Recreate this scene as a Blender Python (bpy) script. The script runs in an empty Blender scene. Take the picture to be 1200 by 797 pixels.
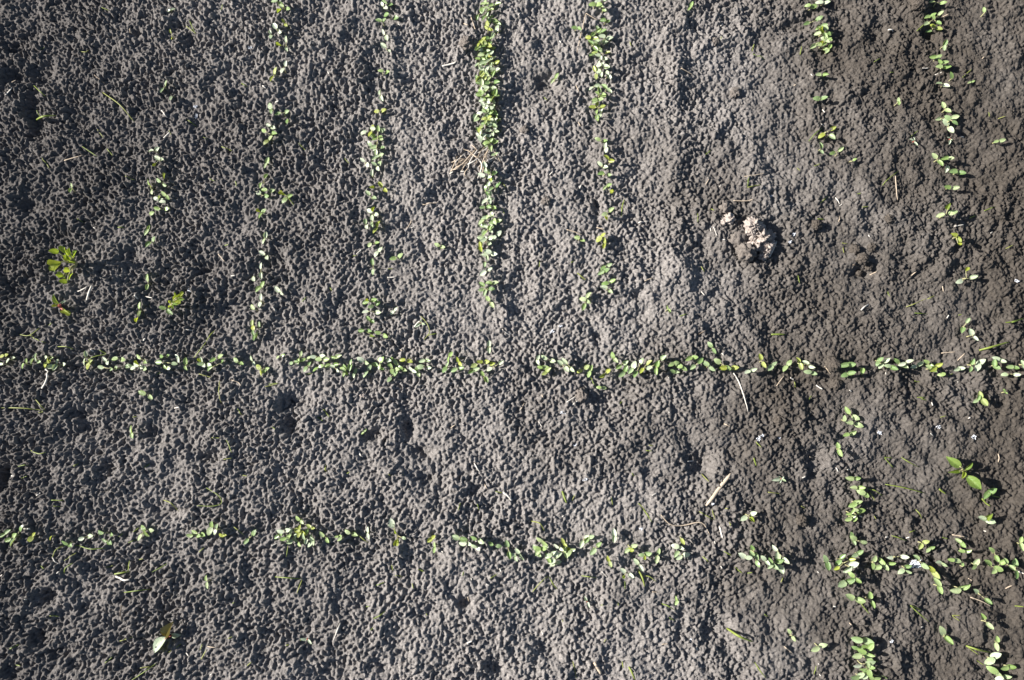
import bpy, math, random
import numpy as np
from mathutils import Vector, Matrix

# ------------------------------------------------------------------ camera, sky, sun, exposure
scene = bpy.context.scene
TILT = math.radians(7.0)
CAM_H = 0.80
FPX = 800.0                                    # 24 mm lens on a 36 mm sensor, in pixels of the 1200 px photograph
cam_data = bpy.data.cameras.new('camera')
cam_data.lens = 24.0
cam_data.sensor_width = 36.0
cam_data.clip_start = 0.01
cam_data.clip_end = 200.0
cam = bpy.data.objects.new('camera', cam_data)
scene.collection.objects.link(cam)
CAM = Vector((0.0, -CAM_H * math.tan(TILT), CAM_H))
cam.location = CAM
cam.rotation_euler = (TILT, 0, 0)
scene.camera = cam

SUN_EL = math.radians(27)
SUN_AZ_DIR = math.radians(-7)                 # the way the light travels on the ground, from +X
world = bpy.data.worlds.new('World')
scene.world = world
world.use_nodes = True
wn = world.node_tree
bg = wn.nodes['Background']
sky = wn.nodes.new('ShaderNodeTexSky')
sky.sky_type = 'NISHITA'
sky.sun_disc = False
sky.sun_elevation = SUN_EL
travel = Vector((math.cos(SUN_AZ_DIR) * math.cos(SUN_EL), math.sin(SUN_AZ_DIR) * math.cos(SUN_EL), -math.sin(SUN_EL)))
sky.sun_rotation = math.atan2(-travel.x, -travel.y)
wn.links.new(sky.outputs[0], bg.inputs[0])
bg.inputs[1].default_value = 0.05
sun_data = bpy.data.lights.new('sun', 'SUN')
sun_data.energy = 5.0
sun_data.angle = math.radians(0.55)
sun_data.color = (1.0, 0.955, 0.89)
sun = bpy.data.objects.new('sun', sun_data)
sun.rotation_euler = travel.to_track_quat('-Z', 'Y').to_euler()
sun.location = (-1.5, 0.4, 1.2)
scene.collection.objects.link(sun)
scene.view_settings.view_transform = 'Standard'
scene.view_settings.look = 'None'
scene.view_settings.gamma = 1.0
scene.view_settings.exposure = 1.2

# ------------------------------------------------------------------ helpers
rng = random.Random(11)
nrg = np.random.default_rng(5)
COL = scene.collection
CR, SR = math.cos(TILT), math.sin(TILT)

def at(px, py, z=0.0):
    """the point at height z that the photograph shows at pixel (px, py)"""
    x, y, zz = (px - 600.0) / FPX, (398.5 - py) / FPX, -1.0
    d = Vector((x, y * CR - zz * SR, y * SR + zz * CR))
    return CAM + d * ((z - CAM.z) / d.z)

def link(name, mesh, parent=None):
    o = bpy.data.objects.new(name, mesh)
    COL.objects.link(o)
    if parent is not None:
        o.parent = parent
    return o

def tag(o, label, cat, group=None, kind=None):
    if label: o['label'] = label
    if cat: o['category'] = cat
    if group: o['group'] = group
    if kind: o['kind'] = kind
    return o

def mesh_from(name, verts, faces, mat=None, smooth=True):
    m = bpy.data.meshes.new(name)
    m.from_pydata([tuple(v) for v in verts], [], faces)
    if smooth:
        m.polygons.foreach_set('use_smooth', [True] * len(m.polygons))
    if mat: m.materials.append(mat)
    m.update()
    return m

def smooth_line(pts, n=5):
    if len(pts) < 3:
        a, b = pts[0], pts[-1]
        k = n + 1
        return [a.lerp(b, i / k) for i in range(k + 1)]
    out = []
    P = [pts[0] * 2 - pts[1]] + list(pts) + [pts[-1] * 2 - pts[-2]]
    for i in range(1, len(P) - 2):
        p0, p1, p2, p3 = P[i - 1:i + 3]
        for k in range(n):
            t = k / n
            out.append(0.5 * ((2 * p1) + (p2 - p0) * t + (2 * p0 - 5 * p1 + 4 * p2 - p3) * t * t + (3 * p1 - p0 - 3 * p2 + p3) * t ** 3))
    out.append(pts[-1].copy())
    return out

def tube_data(pts, radii, sides=5, flat=1.0, off=0):
    """verts and faces of a tapering tube along pts; flat < 1 squashes it vertically"""
    vs, fs = [], []
    n = len(pts)
    for i, p in enumerate(pts):
        t = (pts[min(i + 1, n - 1)] - pts[max(i - 1, 0)])
        t = t.normalized() if t.length > 1e-9 else Vector((1, 0, 0))
        up = Vector((0, 0, 1)) if abs(t.z) < 0.95 else Vector((0, 1, 0))
        s = t.cross(up).normalized()
        u = s.cross(t)
        for k in range(sides):
            a = 2 * math.pi * k / sides
            vs.append(p + s * (radii[i] * math.cos(a)) + u * (radii[i] * flat * math.sin(a)))
    for i in range(n - 1):
        for k in range(sides):
            a, b = off + i * sides + k, off + i * sides + (k + 1) % sides
            fs.append((a, b, b + sides, a + sides))
    fs.append(tuple(off + k for k in reversed(range(sides))))
    fs.append(tuple(off + (n - 1) * sides + k for k in range(sides)))
    return vs, fs

# ------------------------------------------------------------------ materials
def new_mat(name):
    m = bpy.data.materials.new(name)
    m.use_nodes = True
    nt = m.node_tree
    return m, nt, nt.nodes['Principled BSDF']

def node(nt, kind, **kw):
    n = nt.nodes.new(kind)
    for k, v in kw.items():
        setattr(n, k, v)
    return n

def ramp(nt, fac, stops):
    r = node(nt, 'ShaderNodeValToRGB')
    e = r.color_ramp.elements
    e[0].position, e[0].color = stops[0][0], (*stops[0][1], 1)
    e[1].position, e[1].color = stops[-1][0], (*stops[-1][1], 1)
    for p, c in stops[1:-1]:
        x = e.new(p); x.color = (*c, 1)
    nt.links.new(fac, r.inputs[0])
    return r.outputs[0]

def noise(nt, vec, scale, detail=4, rough=0.55):
    n = node(nt, 'ShaderNodeTexNoise')
    n.inputs['Scale'].default_value = scale
    n.inputs['Detail'].default_value = detail
    n.inputs['Roughness'].default_value = rough
    nt.links.new(vec, n.inputs['Vector'])
    return n.outputs['Fac']

def mix(nt, fac, a, b, mode='MIX'):
    m = node(nt, 'ShaderNodeMix', data_type='RGBA', blend_type=mode)
    for s, v in ((m.inputs[0], fac), (m.inputs[6], a), (m.inputs[7], b)):
        if hasattr(v, 'is_linked'): nt.links.new(v, s)
        elif isinstance(v, (int, float)): s.default_value = v
        else: s.default_value = (*v, 1)
    return m.outputs[2]

def bump(nt, bsdf, height, strength, dist):
    b = node(nt, 'ShaderNodeBump')
    b.inputs['Strength'].default_value = strength
    b.inputs['Distance'].default_value = dist
    nt.links.new(height, b.inputs['Height'])
    nt.links.new(b.outputs[0], bsdf.inputs['Normal'])

def soil_material(name, light, dark, damp_vignette, grain=(520, 0.9, 0.0022)):
    m, nt, b = new_mat(name)
    tc = node(nt, 'ShaderNodeTexCoord').outputs['Object']
    fine = noise(nt, tc, 420, 5, 0.65)
    mid = noise(nt, tc, 70, 5, 0.6)
    c = mix(nt, ramp(nt, fine, [(0.34, (0, 0, 0)), (0.64, (1, 1, 1))]), dark, light)
    c = mix(nt, ramp(nt, mid, [(0.3, (0, 0, 0)), (0.75, (0.5, 0.5, 0.5))]), c, dark)
    if damp_vignette:
        # damper, browner soil on one side, darkened further to paint in lens vignetting
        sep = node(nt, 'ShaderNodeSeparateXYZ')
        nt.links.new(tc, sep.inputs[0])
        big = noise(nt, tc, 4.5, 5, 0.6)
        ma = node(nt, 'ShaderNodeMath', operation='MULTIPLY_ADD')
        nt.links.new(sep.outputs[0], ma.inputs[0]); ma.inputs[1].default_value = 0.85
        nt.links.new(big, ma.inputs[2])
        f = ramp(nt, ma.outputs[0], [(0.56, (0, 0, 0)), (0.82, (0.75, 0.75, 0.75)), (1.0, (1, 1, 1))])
        c = mix(nt, f, c, mix(nt, 0.86, c, damp_vignette))
        # lens vignetting painted into the soil colour towards the other side
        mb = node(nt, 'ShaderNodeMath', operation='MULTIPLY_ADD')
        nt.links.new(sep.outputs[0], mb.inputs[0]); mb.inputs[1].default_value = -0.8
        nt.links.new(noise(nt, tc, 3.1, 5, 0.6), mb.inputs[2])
        vignette = ramp(nt, mb.outputs[0], [(0.58, (0, 0, 0)), (1.08, (1, 1, 1))])
        c = mix(nt, vignette, c, mix(nt, 0.70, c, (0.058, 0.053, 0.051)))
    nt.links.new(c, b.inputs['Base Color'])
    b.inputs['Roughness'].default_value = 0.92
    b.inputs['Specular IOR Level'].default_value = 0.2
    bump(nt, b, noise(nt, tc, grain[0], 5, 0.75), grain[1], grain[2])
    return m

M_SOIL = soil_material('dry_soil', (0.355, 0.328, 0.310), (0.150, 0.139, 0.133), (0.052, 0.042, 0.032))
M_FIELD_SHADED = soil_material('field_soil_shaded', (0.270, 0.250, 0.236), (0.105, 0.097, 0.093), (0.046, 0.037, 0.029), (170, 1.0, 0.012))  # same soil, colour darkened to stand in for shadows between crumbs
M_CLOD = soil_material('clod_soil', (0.25, 0.22, 0.195), (0.13, 0.112, 0.10), None)
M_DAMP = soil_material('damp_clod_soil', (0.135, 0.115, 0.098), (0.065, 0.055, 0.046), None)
M_PALE = soil_material('pale_crust', (0.58, 0.51, 0.46), (0.32, 0.27, 0.24), None)

def leaf_material(name, stops, rough=0.38, trans=0.42, tcol=(0.42, 0.50, 0.03)):
    m, nt, b = new_mat(name)
    oi = node(nt, 'ShaderNodeObjectInfo')
    tc = node(nt, 'ShaderNodeTexCoord').outputs['Object']
    ge = node(nt, 'ShaderNodeNewGeometry')
    ad = node(nt, 'ShaderNodeMath', operation='ADD')
    nt.links.new(oi.outputs['Random'], ad.inputs[0]); nt.links.new(ge.outputs['Random Per Island'], ad.inputs[1])
    fr = node(nt, 'ShaderNodeMath', operation='FRACT')
    nt.links.new(ad.outputs[0], fr.inputs[0])
    c = ramp(nt, fr.outputs[0], stops)
    blot = noise(nt, tc, 3.0, 3, 0.6)
    c = mix(nt, ramp(nt, blot, [(0.35, (0, 0, 0)), (0.8, (0.55, 0.55, 0.55))]), c, mix(nt, 0.6, c, (0.30, 0.33, 0.10)))
    nt.links.new(c, b.inputs['Base Color'])
    b.inputs['Roughness'].default_value = rough
    b.inputs['Specular IOR Level'].default_value = 0.55
    t = node(nt, 'ShaderNodeBsdfTranslucent')
    nt.links.new(mix(nt, 0.55, c, tcol), t.inputs[0])
    ms = node(nt, 'ShaderNodeMixShader')
    ms.inputs[0].default_value = trans
    nt.links.new(b.outputs[0], ms.inputs[1])
    nt.links.new(t.outputs[0], ms.inputs[2])
    nt.links.new(ms.outputs[0], nt.nodes['Material Output'].inputs[0])
    bump(nt, b, noise(nt, tc, 9, 3, 0.6), 0.25, 0.03)
    return m

LEAFS = {'pale': leaf_material('pale_seed_leaf', [(0.0, (0.40, 0.48, 0.33)), (0.5, (0.54, 0.60, 0.48)), (1.0, (0.33, 0.43, 0.24))], 0.33, 0.22),
         'bright green': leaf_material('bright_seed_leaf', [(0.0, (0.20, 0.32, 0.10)), (0.5, (0.30, 0.42, 0.16)), (1.0, (0.40, 0.48, 0.28))], 0.33, 0.30),
         'yellow-green': leaf_material('yellow_seed_leaf', [(0.0, (0.30, 0.36, 0.06)), (0.5, (0.38, 0.42, 0.07)), (1.0, (0.36, 0.44, 0.20))], 0.36, 0.36),
         'deep green': leaf_material('deep_seed_leaf', [(0.0, (0.13, 0.24, 0.08)), (0.5, (0.20, 0.31, 0.13)), (1.0, (0.34, 0.43, 0.27))], 0.33, 0.28)}
M_YOUNG = leaf_material('young_leaf', [(0.0, (0.26, 0.33, 0.04)), (0.5, (0.36, 0.40, 0.04)), (1.0, (0.20, 0.31, 0.05))], 0.45, 0.5)
M_WEED = leaf_material('weed_leaf', [(0.0, (0.14, 0.26, 0.035)), (1.0, (0.24, 0.34, 0.04))], 0.42, 0.5)
M_BROAD = leaf_material('broad_leaf', [(0.0, (0.15, 0.25, 0.05)), (1.0, (0.20, 0.30, 0.075))], 0.4, 0.35)
M_GLAUC = leaf_material('glaucous_leaf', [(0.0, (0.42, 0.50, 0.38)), (1.0, (0.46, 0.54, 0.42))], 0.4, 0.25)
M_BRONZE = leaf_material('bronze_leaf', [(0.0, (0.13, 0.12, 0.045)), (1.0, (0.16, 0.13, 0.05))], 0.45, 0.2, (0.3, 0.2, 0.03))
M_GRASS = leaf_material('grass_blade', [(0.0, (0.15, 0.22, 0.035)), (0.5, (0.26, 0.32, 0.06)), (1.0, (0.33, 0.34, 0.10))], 0.5, 0.3)

def plain(name, a, b_, rough=0.7, scale=300):
    m, nt, b = new_mat(name)
    tc = node(nt, 'ShaderNodeTexCoord').outputs['Object']
    nt.links.new(mix(nt, noise(nt, tc, scale, 4, 0.65), a, b_), b.inputs['Base Color'])
    b.inputs['Roughness'].default_value = rough
    bump(nt, b, noise(nt, tc, scale * 2, 3, 0.6), 0.4, 0.0006)
    return m
M_STEM = plain('seedling_stem', (0.30, 0.32, 0.12), (0.42, 0.36, 0.24), 0.5)
M_RED = plain('red_stem', (0.32, 0.05, 0.04), (0.42, 0.12, 0.09), 0.5)
M_STRAW = plain('straw', (0.36, 0.28, 0.20), (0.56, 0.46, 0.35), 0.7)
M_WHITE = plain('bleached_straw', (0.46, 0.42, 0.36), (0.70, 0.66, 0.60), 0.65)
M_WOOD = plain('weathered_wood', (0.36, 0.28, 0.20), (0.58, 0.48, 0.37), 0.75)
M_DARKTWIG = plain('dark_twig', (0.10, 0.075, 0.055), (0.22, 0.17, 0.125), 0.8)
M_FLUFF = plain('white_fluff', (0.62, 0.66, 0.74), (0.86, 0.88, 0.92), 0.8)

# ------------------------------------------------------------------ the soil as a height field
_perm = nrg.permutation(4096)
_ang = nrg.random(4096) * 2 * np.pi
_gx, _gy = np.cos(_ang), np.sin(_ang)

def hsh(ix, iy, seed):
    return _perm[(_perm[(ix + seed * 131) & 4095] + iy) & 4095]

def perlin(x, y, seed=0):
    ix, iy = np.floor(x).astype(np.int64), np.floor(y).astype(np.int64)
    fx, fy = x - ix, y - iy
    u, v = fx * fx * fx * (fx * (fx * 6 - 15) + 10), fy * fy * fy * (fy * (fy * 6 - 15) + 10)
    def g(dx, dy):
        h = hsh(ix + dx, iy + dy, seed)
        return _gx[h] * (fx - dx) + _gy[h] * (fy - dy)
    a = g(0, 0) * (1 - u) + g(1, 0) * u
    b = g(0, 1) * (1 - u) + g(1, 1) * u
    return (a * (1 - v) + b * v) * 1.4

def worley(x, y, seed=0):
    ix, iy = np.floor(x).astype(np.int64), np.floor(y).astype(np.int64)
    d1 = np.full(x.shape, 9.0); d2 = np.full(x.shape, 9.0); hid = np.zeros(x.shape)
    for dx in (-1, 0, 1):
        for dy in (-1, 0, 1):
            h = hsh(ix + dx, iy + dy, seed)
            px = ix + dx + 0.5 + 0.46 * _gx[h]
            py = iy + dy + 0.5 + 0.46 * _gy[h]
            d = np.sqrt((x - px) ** 2 + (y - py) ** 2)
            r = _gx[(h * 7) & 4095]
            c = d < d1
            d2 = np.where(c, d1, np.minimum(d2, d))
            hid = np.where(c, r, hid)
            d1 = np.where(c, d, d1)
    return d1, d2, hid

# hollows pressed into the bed: pixel, radius px across / along, depth mm
DENTS = [(45, 85, 17, 13, 9), (14, 85, 12, 12, 8), (33, 118, 10, 22, 8), (40, 150, 12, 22, 7), (10, 52, 12, 10, 5), (112, 172, 12, 9, 6),
         (30, 240, 22, 8, 7), (345, 470, 17, 14, 10), (338, 497, 12, 10, 9), (438, 510, 14, 9, 8), (478, 505, 8, 12, 10), (498, 530, 12, 8, 8),
         (820, 540, 18, 17, 12), (805, 515, 16, 10, 5), (808, 290, 22, 14, 6), (75, 512, 14, 14, 7), (100, 500, 12, 16, 7), (175, 507, 13, 12, 8), (92, 485, 15, 6, 7),
         (128, 550, 10, 10, 7), (245, 537, 14, 9, 8), (5, 560, 8, 14, 11), (195, 600, 24, 8, 8), (180, 590, 12, 10, 6), (55, 700, 12, 10, 7),
         (98, 712, 9, 7, 6), (45, 745, 12, 14, 7), (70, 765, 16, 9, 8), (12, 785, 12, 10, 7), (88, 780, 12, 8, 6), (150, 665, 18, 9, 7),
         (545, 708, 8, 7, 9), (500, 650, 14, 10, 3), (640, 95, 14, 12, 9), (415, 45, 14, 10, 5), (700, 240, 6, 8, 8), (1010, 320, 16, 10, 7), (985, 165, 14, 8, 4),
         (955, 540, 12, 22, 6), (840, 740, 20, 22, 6), (640, 765, 14, 12, 5), (320, 305, 14, 12, 6), (330, 310, 10, 9, 4), (240, 352, 14, 10, 5), (235, 315, 14, 9, 6), (150, 300, 10, 8, 4),
         (700, 395, 8, 8, 4), (745, 345, 10, 8, 6), (750, 370, 12, 9, 5), (865, 285, 12, 8, 7), (905, 270, 14, 10, 5), (1035, 45, 14, 24, 5), (930, 30, 18, 8, 6), (980, 5, 16, 8, 5),
         (500, 560, 8, 8, 5), (555, 575, 8, 8, 6), (585, 300, 12, 14, 4), (60, 430, 16, 6, 4), (205, 30, 10, 6, 6), (275, 135, 12, 9, 4), (225, 45, 12, 9, 5), (135, 20, 8, 8, 5),
         (160, 37, 6, 6, 6), (345, 85, 10, 9, 5), (520, 85, 14, 16, 3), (498, 720, 16, 14, 4), (580, 785, 10, 10, 5), (445, 785, 14, 8, 5), (1130, 590, 12, 12, 4), (1085, 40, 10, 8, 5)]
# low swellings and wheel-smoothed ridges: pixel, radii, height mm
MOUNDS = [(792, 90, 16, 60, 10), (788, 200, 14, 50, 6), (795, 300, 18, 40, 9), (630, 160, 24, 14, 4), (860, 250, 34, 20, 4), (1010, 305, 18, 12, 4), (850, 90, 16, 16, 5),
          (720, 520, 40, 18, 4), (840, 545, 12, 40, 4), (1075, 10, 12, 14, 6), (975, 427, 14, 12, 3), (545, 60, 14, 10, 4), (680, 455, 18, 12, 4), (920, 490, 14, 36, 3),
          (300, 460, 20, 20, 3), (430, 560, 50, 20, 3), (615, 30, 20, 30, 3), (770, 420, 20, 10, 2), (900, 10, 26, 10, 4)]
CRACKS = [[(1105, 640), (1092, 655), (1098, 665), (1080, 645), (1065, 640)], [(336, 500), (347, 490), (355, 495), (345, 485), (337, 470), (330, 480)],
          [(1066, 634), (1078, 648), (1092, 652), (1096, 660)], [(450, 528), (448, 518), (453, 512)], [(700, 248), (703, 238), (698, 230)], [(878, 292), (885, 284), (878, 270)], [(862, 310), (868, 295)]]

STEP = 0.00106
XS, YS = np.arange(-0.69, 0.69, STEP), np.arange(-0.425, 0.475, STEP)        # the bed in close detail
def axis(lo, hi, step, far):
    out, s, p = [], step, hi
    while p < far:
        out.append(p); s *= 1.16; p += s
    o = np.array(out)
    return np.concatenate([(lo - (o - hi) - step)[::-1], np.arange(lo, hi - step * 0.5, step), o])
XO, YO = axis(-1.15, 1.15, 0.0042, 30.0), axis(-0.95, 1.05, 0.0042, 30.0)     # the field round it, coarser with distance

def soil_height(XL, YL):
    X, Y = np.meshgrid(XL, YL)
    # keep only the relief that the spacing of the points can carry
    sp = np.maximum(np.gradient(XL)[None, :], np.gradient(YL)[:, None])
    carry = lambda wave: np.clip((wave * 1.15 - sp) / (wave * 0.35), 0, 1)
    f = np.clip((X - 0.02) / 0.5, 0, 1)                         # towards the smoother, crusted side
    f = f * f * (3 - 2 * f)
    wx = X + 0.0017 * perlin(X / 0.008, Y / 0.008, 31) + 0.0009 * perlin(X / 0.0035, Y / 0.0035, 34)
    wy = Y + 0.0017 * perlin(X / 0.008, Y / 0.008, 32) + 0.0009 * perlin(X / 0.0035, Y / 0.0035, 35)
    d1, d2, r = worley(wx / 0.0046, wy / 0.0046, 3)
    crumbs = np.sqrt(np.clip(1 - (d1 / 0.95) ** 2, 0, 1)) * (0.75 + 0.35 * r) 
    e1, e2, q = worley(wx / 0.0086, wy / 0.0086, 9)
    lumps = np.sqrt(np.clip(1 - (e1 / 0.95) ** 2, 0, 1)) * (0.6 + 0.4 * q)
    pits = perlin(wx / 0.0042, wy / 0.0042, 14)
    lft = np.clip((-X - 0.05) / 0.45, 0, 1)
    h = 0.0028 * crumbs * (1 - 0.25 * f)
    h += (0.0034 + 0.0010 * lft) * pits * (1 - 0.6 * f)
    h += 0.0018 * lumps * (0.35 + 1.4 * f)
    h += 0.0017 * perlin(X / 0.0026, Y / 0.0028, 15)
    patch = np.clip(0.5 + perlin(X / 0.09, Y / 0.09, 77), 0, 1)
    h *= (0.75 + 0.5 * patch) * carry(0.005)
    h += 0.0036 * perlin(X / 0.020, Y / 0.020, 4) * carry(0.01) + 0.0042 * perlin(X / 0.045, Y / 0.045, 5) * carry(0.022)
    h += 0.005 * perlin(X / 0.13, Y / 0.13, 6) * carry(0.065) + 0.006 * perlin(X / 0.4, Y / 0.4, 7) * carry(0.2)
    for lst, sg in ((DENTS, -1), (MOUNDS, 1)):
        for px, py, rx, ry, mm in lst:
            c = at(px, py)
            m = (np.abs(XL - c.x) < 0.004 * rx), (np.abs(YL - c.y) < 0.004 * ry)
            ii, jj = np.where(m[1])[0], np.where(m[0])[0]
            if len(ii) == 0 or len(jj) == 0: continue
            sl = (slice(ii[0], ii[-1] + 1), slice(jj[0], jj[-1] + 1))
            xx, yy = X[sl], Y[sl]
            w = 1 + 0.45 * perlin(xx / 0.011, yy / 0.011, 8)
            dd = ((xx - c.x) / (rx * 0.001)) ** 2 + ((yy - c.y) / (ry * 0.001)) ** 2
            h[sl] += sg * mm * 0.001 * np.exp(-(dd * w) ** (1.4 if sg < 0 else 1.0)) * (1.15 if sg < 0 else 0.8)
    for line in (CRACKS if len(XL) == len(XS) else []):
        P = [at(*p) for p in line]
        for a, b in zip(P[:-1], P[1:]):
            lo, hi = (min(a.x, b.x) - 0.008, min(a.y, b.y) - 0.008), (max(a.x, b.x) + 0.008, max(a.y, b.y) + 0.008)
            jj, ii = np.where((XL > lo[0]) & (XL < hi[0]))[0], np.where((YL > lo[1]) & (YL < hi[1]))[0]
            sl = (slice(ii[0], ii[-1] + 1), slice(jj[0], jj[-1] + 1))
            xx, yy = X[sl] + 0.005 * perlin(X[sl] / 0.01, Y[sl] / 0.01, 51), Y[sl] + 0.005 * perlin(X[sl] / 0.01, Y[sl] / 0.01, 52)
            ab = b - a
            t = np.clip(((xx - a.x) * ab.x + (yy - a.y) * ab.y) / (ab.x ** 2 + ab.y ** 2), 0, 1)
            dd = (xx - a.x - t * ab.x) ** 2 + (yy - a.y - t * ab.y) ** 2
            h[sl] = np.minimum(h[sl], h[sl] - 0.0045 * np.exp(-dd / 0.0010 ** 2))
    return h

HT = soil_height(XS, YS)
HZ = np.median(HT)
HT -= HZ
nx, ny = len(XS), len(YS)

def ground(x, y):
    i = min(max(np.searchsorted(XS, x) - 1, 0), nx - 2); j = min(max(np.searchsorted(YS, y) - 1, 0), ny - 2)
    u, v = (x - XS[i]) / (XS[i + 1] - XS[i]), (y - YS[j]) / (YS[j + 1] - YS[j])
    return float((HT[j, i] * (1 - u) + HT[j, i + 1] * u) * (1 - v) + (HT[j + 1, i] * (1 - u) + HT[j + 1, i + 1] * u) * v)

def build_soil(name, xs, ys, H, keep=None, label=''):
    nx, ny = len(xs), len(ys)
    X, Y = np.meshgrid(xs, ys)
    co = np.stack([X, Y, H], -1).reshape(-1, 3).astype(np.float32)
    a = (np.arange(ny - 1)[:, None] * nx + np.arange(nx - 1)[None, :])
    if keep is not None: a = a[keep]
    q = np.stack([a, a + 1, a + 1 + nx, a + nx], -1).reshape(-1).astype(np.int32)
    nf = len(q) // 4
    m = bpy.data.meshes.new(name)
    m.vertices.add(len(co)); m.loops.add(len(q)); m.polygons.add(nf)
    m.vertices.foreach_set('co', co.ravel())
    m.loops.foreach_set('vertex_index', q)
    m.polygons.foreach_set('loop_start', np.arange(0, nf * 4, 4, dtype=np.int32))
    m.polygons.foreach_set('loop_total', np.full(nf, 4, dtype=np.int32))
    m.polygons.foreach_set('use_smooth', np.ones(nf, dtype=bool))
    m.update()
    m.materials.append(M_SOIL if keep is None else M_FIELD_SHADED)
    tag(link(name, m), label, 'soil', kind='structure')
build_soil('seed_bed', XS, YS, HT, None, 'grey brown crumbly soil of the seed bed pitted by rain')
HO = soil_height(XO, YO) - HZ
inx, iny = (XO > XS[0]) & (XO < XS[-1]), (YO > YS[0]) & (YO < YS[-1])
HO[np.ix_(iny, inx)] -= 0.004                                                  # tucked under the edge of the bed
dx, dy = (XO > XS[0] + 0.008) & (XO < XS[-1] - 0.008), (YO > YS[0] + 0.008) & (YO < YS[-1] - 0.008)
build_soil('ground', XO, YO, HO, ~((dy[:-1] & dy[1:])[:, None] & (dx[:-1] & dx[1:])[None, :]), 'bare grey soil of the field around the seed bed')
#@@OBJECTS@@
# ------------------------------------------------------------------ leaf shapes
def leaf_mesh(name, mat, kind='oval', nl=7, cup=0.10, fold=0.0, bend=0.12, seed=0):
    """unit leaf: base at the origin, tip at x = 1, half width 0.5 at the broadest"""
    r = random.Random(seed)
    vs, fs = [], []
    nw = 4
    for i in range(nl + 1):
        t = i / nl
        if kind == 'oval':     w = 0.5 * math.sin(math.pi * min(1, 0.07 + 0.93 * t ** 0.85)) ** 0.55
        elif kind == 'lance':  w = 0.5 * math.sin(math.pi * min(1, 0.04 + 0.96 * t ** 0.9)) ** 0.85
        elif kind == 'heart':  w = 0.5 * min(1, 0.12 + 1.25 * t) * (1.0 if t < 0.75 else 1.0 - 0.45 * ((t - 0.75) / 0.25) ** 2)
        else:                  w = 0.5 * math.sin(math.pi * min(1, 0.05 + 0.95 * t)) ** 0.6 * (0.78 + 0.22 * math.cos(t * 16))
        if i == nl and kind != 'heart': w = 0.03
        for k in range(-nw, nw + 1):
            s = k / nw
            x = t
            if kind == 'heart' and t > 0.7: x = t - 0.16 * (t - 0.7) / 0.3 * (1 - abs(s)) ** 1.2
            z = cup * (s * s) * 2 * w + fold * abs(s) * w - bend * (t - 0.35) ** 2 + r.uniform(-0.008, 0.008)
            vs.append((x, s * w * (1 + r.uniform(-0.03, 0.03)), z))
    c = 2 * nw + 1
    for i in range(nl):
        for k in range(2 * nw):
            a = i * c + k
            fs.append((a, a + c, a + c + 1, a + 1))
    return mesh_from(name, vs, fs, mat)

COTY = {k: [leaf_mesh('seed_leaf', m, 'oval', 6, c, 0, b, i) for i, (c, b) in enumerate([(0.10, 0.1), (0.22, 0.2), (0.02, 0.3), (0.15, -0.05)])] for k, m in LEAFS.items()}
YOUNG = [leaf_mesh('young_leaf', M_YOUNG, 'oval', 6, 0.3, 0.35, 0.15, 21), leaf_mesh('young_leaf', M_YOUNG, 'heart', 6, 0.1, 0.25, 0.2, 22)]

def leaf_matrix(foot, base, direction, length, width, roll=0.0):
    """lays a unit leaf from base along direction (world), for a child of an Empty at foot"""
    x = direction.normalized()
    up = Vector((0, 0, 1))
    y = up.cross(x)
    y = y.normalized() if y.length > 1e-4 else Vector((0, 1, 0))
    z = x.cross(y)
    y, z = y * math.cos(roll) + z * math.sin(roll), z * math.cos(roll) - y * math.sin(roll)
    m = Matrix(((x.x * length, y.x * width, z.x * length), (x.y * length, y.y * width, z.y * length), (x.z * length, y.z * width, z.z * length))).to_4x4()
    m.translation = base - foot
    return m

def empty(name, loc):
    o = bpy.data.objects.new(name, None)
    o.empty_display_size = 0.01
    COL.objects.link(o)
    o.location = loc
    return o

ORD = ['zeroth', 'first', 'second', 'third', 'fourth', 'fifth', 'sixth', 'seventh', 'eighth', 'ninth', 'tenth', 'eleventh', 'twelfth', 'thirteenth',
       'fourteenth', 'fifteenth', 'sixteenth', 'seventeenth', 'eighteenth', 'nineteenth', 'twentieth']
ORD += ['twenty-' + o for o in ORD[1:10]] + ['thirtieth'] + ['thirty-' + o for o in ORD[1:10]] + ['fortieth'] + ['forty-' + o for o in ORD[1:10]]

# ------------------------------------------------------------------ the seedlings
# Read off the photograph as seen enlarged: a tile's corner and enlargement, then for each seedling the middles of its
# leaves x1,y1,x2,y2 (and x3,y3 for a young third leaf); one pair alone is a seedling showing one leaf.
Z = 3.987
ROWS = {}
def row(key, ox, oy, text, zoom=Z, size=1.0):
    for part in text.split(';'):
        v = [float(a) for a in part.replace(',', ' ').split()]
        big = size
        if not v: continue
        if len(v) % 2: big *= v.pop()                           # an odd last number scales the leaves
        ROWS.setdefault(key, []).append(([(ox + v[i] / zoom, oy + v[i + 1] / zoom) for i in range(0, len(v), 2)], big))

row('a', 0, 0, '777 390 757 423;735 697 705 706;734 738 758 746 725 769;808 45 788 50 .7;797 145 803 178 .7;797 458 .8')
row('a', 0, 200, '740 45 768 65 768 25;692 55 708 98 705 75;765 107 782 123;728 130 757 141 740 128;732 176 778 178;708 199;696 268 683 288;716 320 693 345;692 500 688 545;650 630 652 668 640 700')
row('b', 300, 0, '85 5 115 15;118 25 148 40 108 55;128 100 138 115;88 122 112 148;65 150 68 170 .8;142 182 145 228 105 210;138 297 122 328;88 330 74 368;65 495 70 520;102 533 146 522;146 567;58 585 80 597;35 610 85 625;45 664 68 645;55 750 45 775')
row('b', 300, 200, '48 25 22 70;38 90 77 93;50 118 8 100;160 118 132 138 120 105;35 188 20 210 10 188;45 300 35 328;27 385 50 405;25 445 25 490;32 530 10 555;25 590 16 627;100 553 118 572;13 720 5 770')
row('b', 0, 200, '1185 507;1180 637;1180 710 1182 735;1190 780 1185 755')
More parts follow.
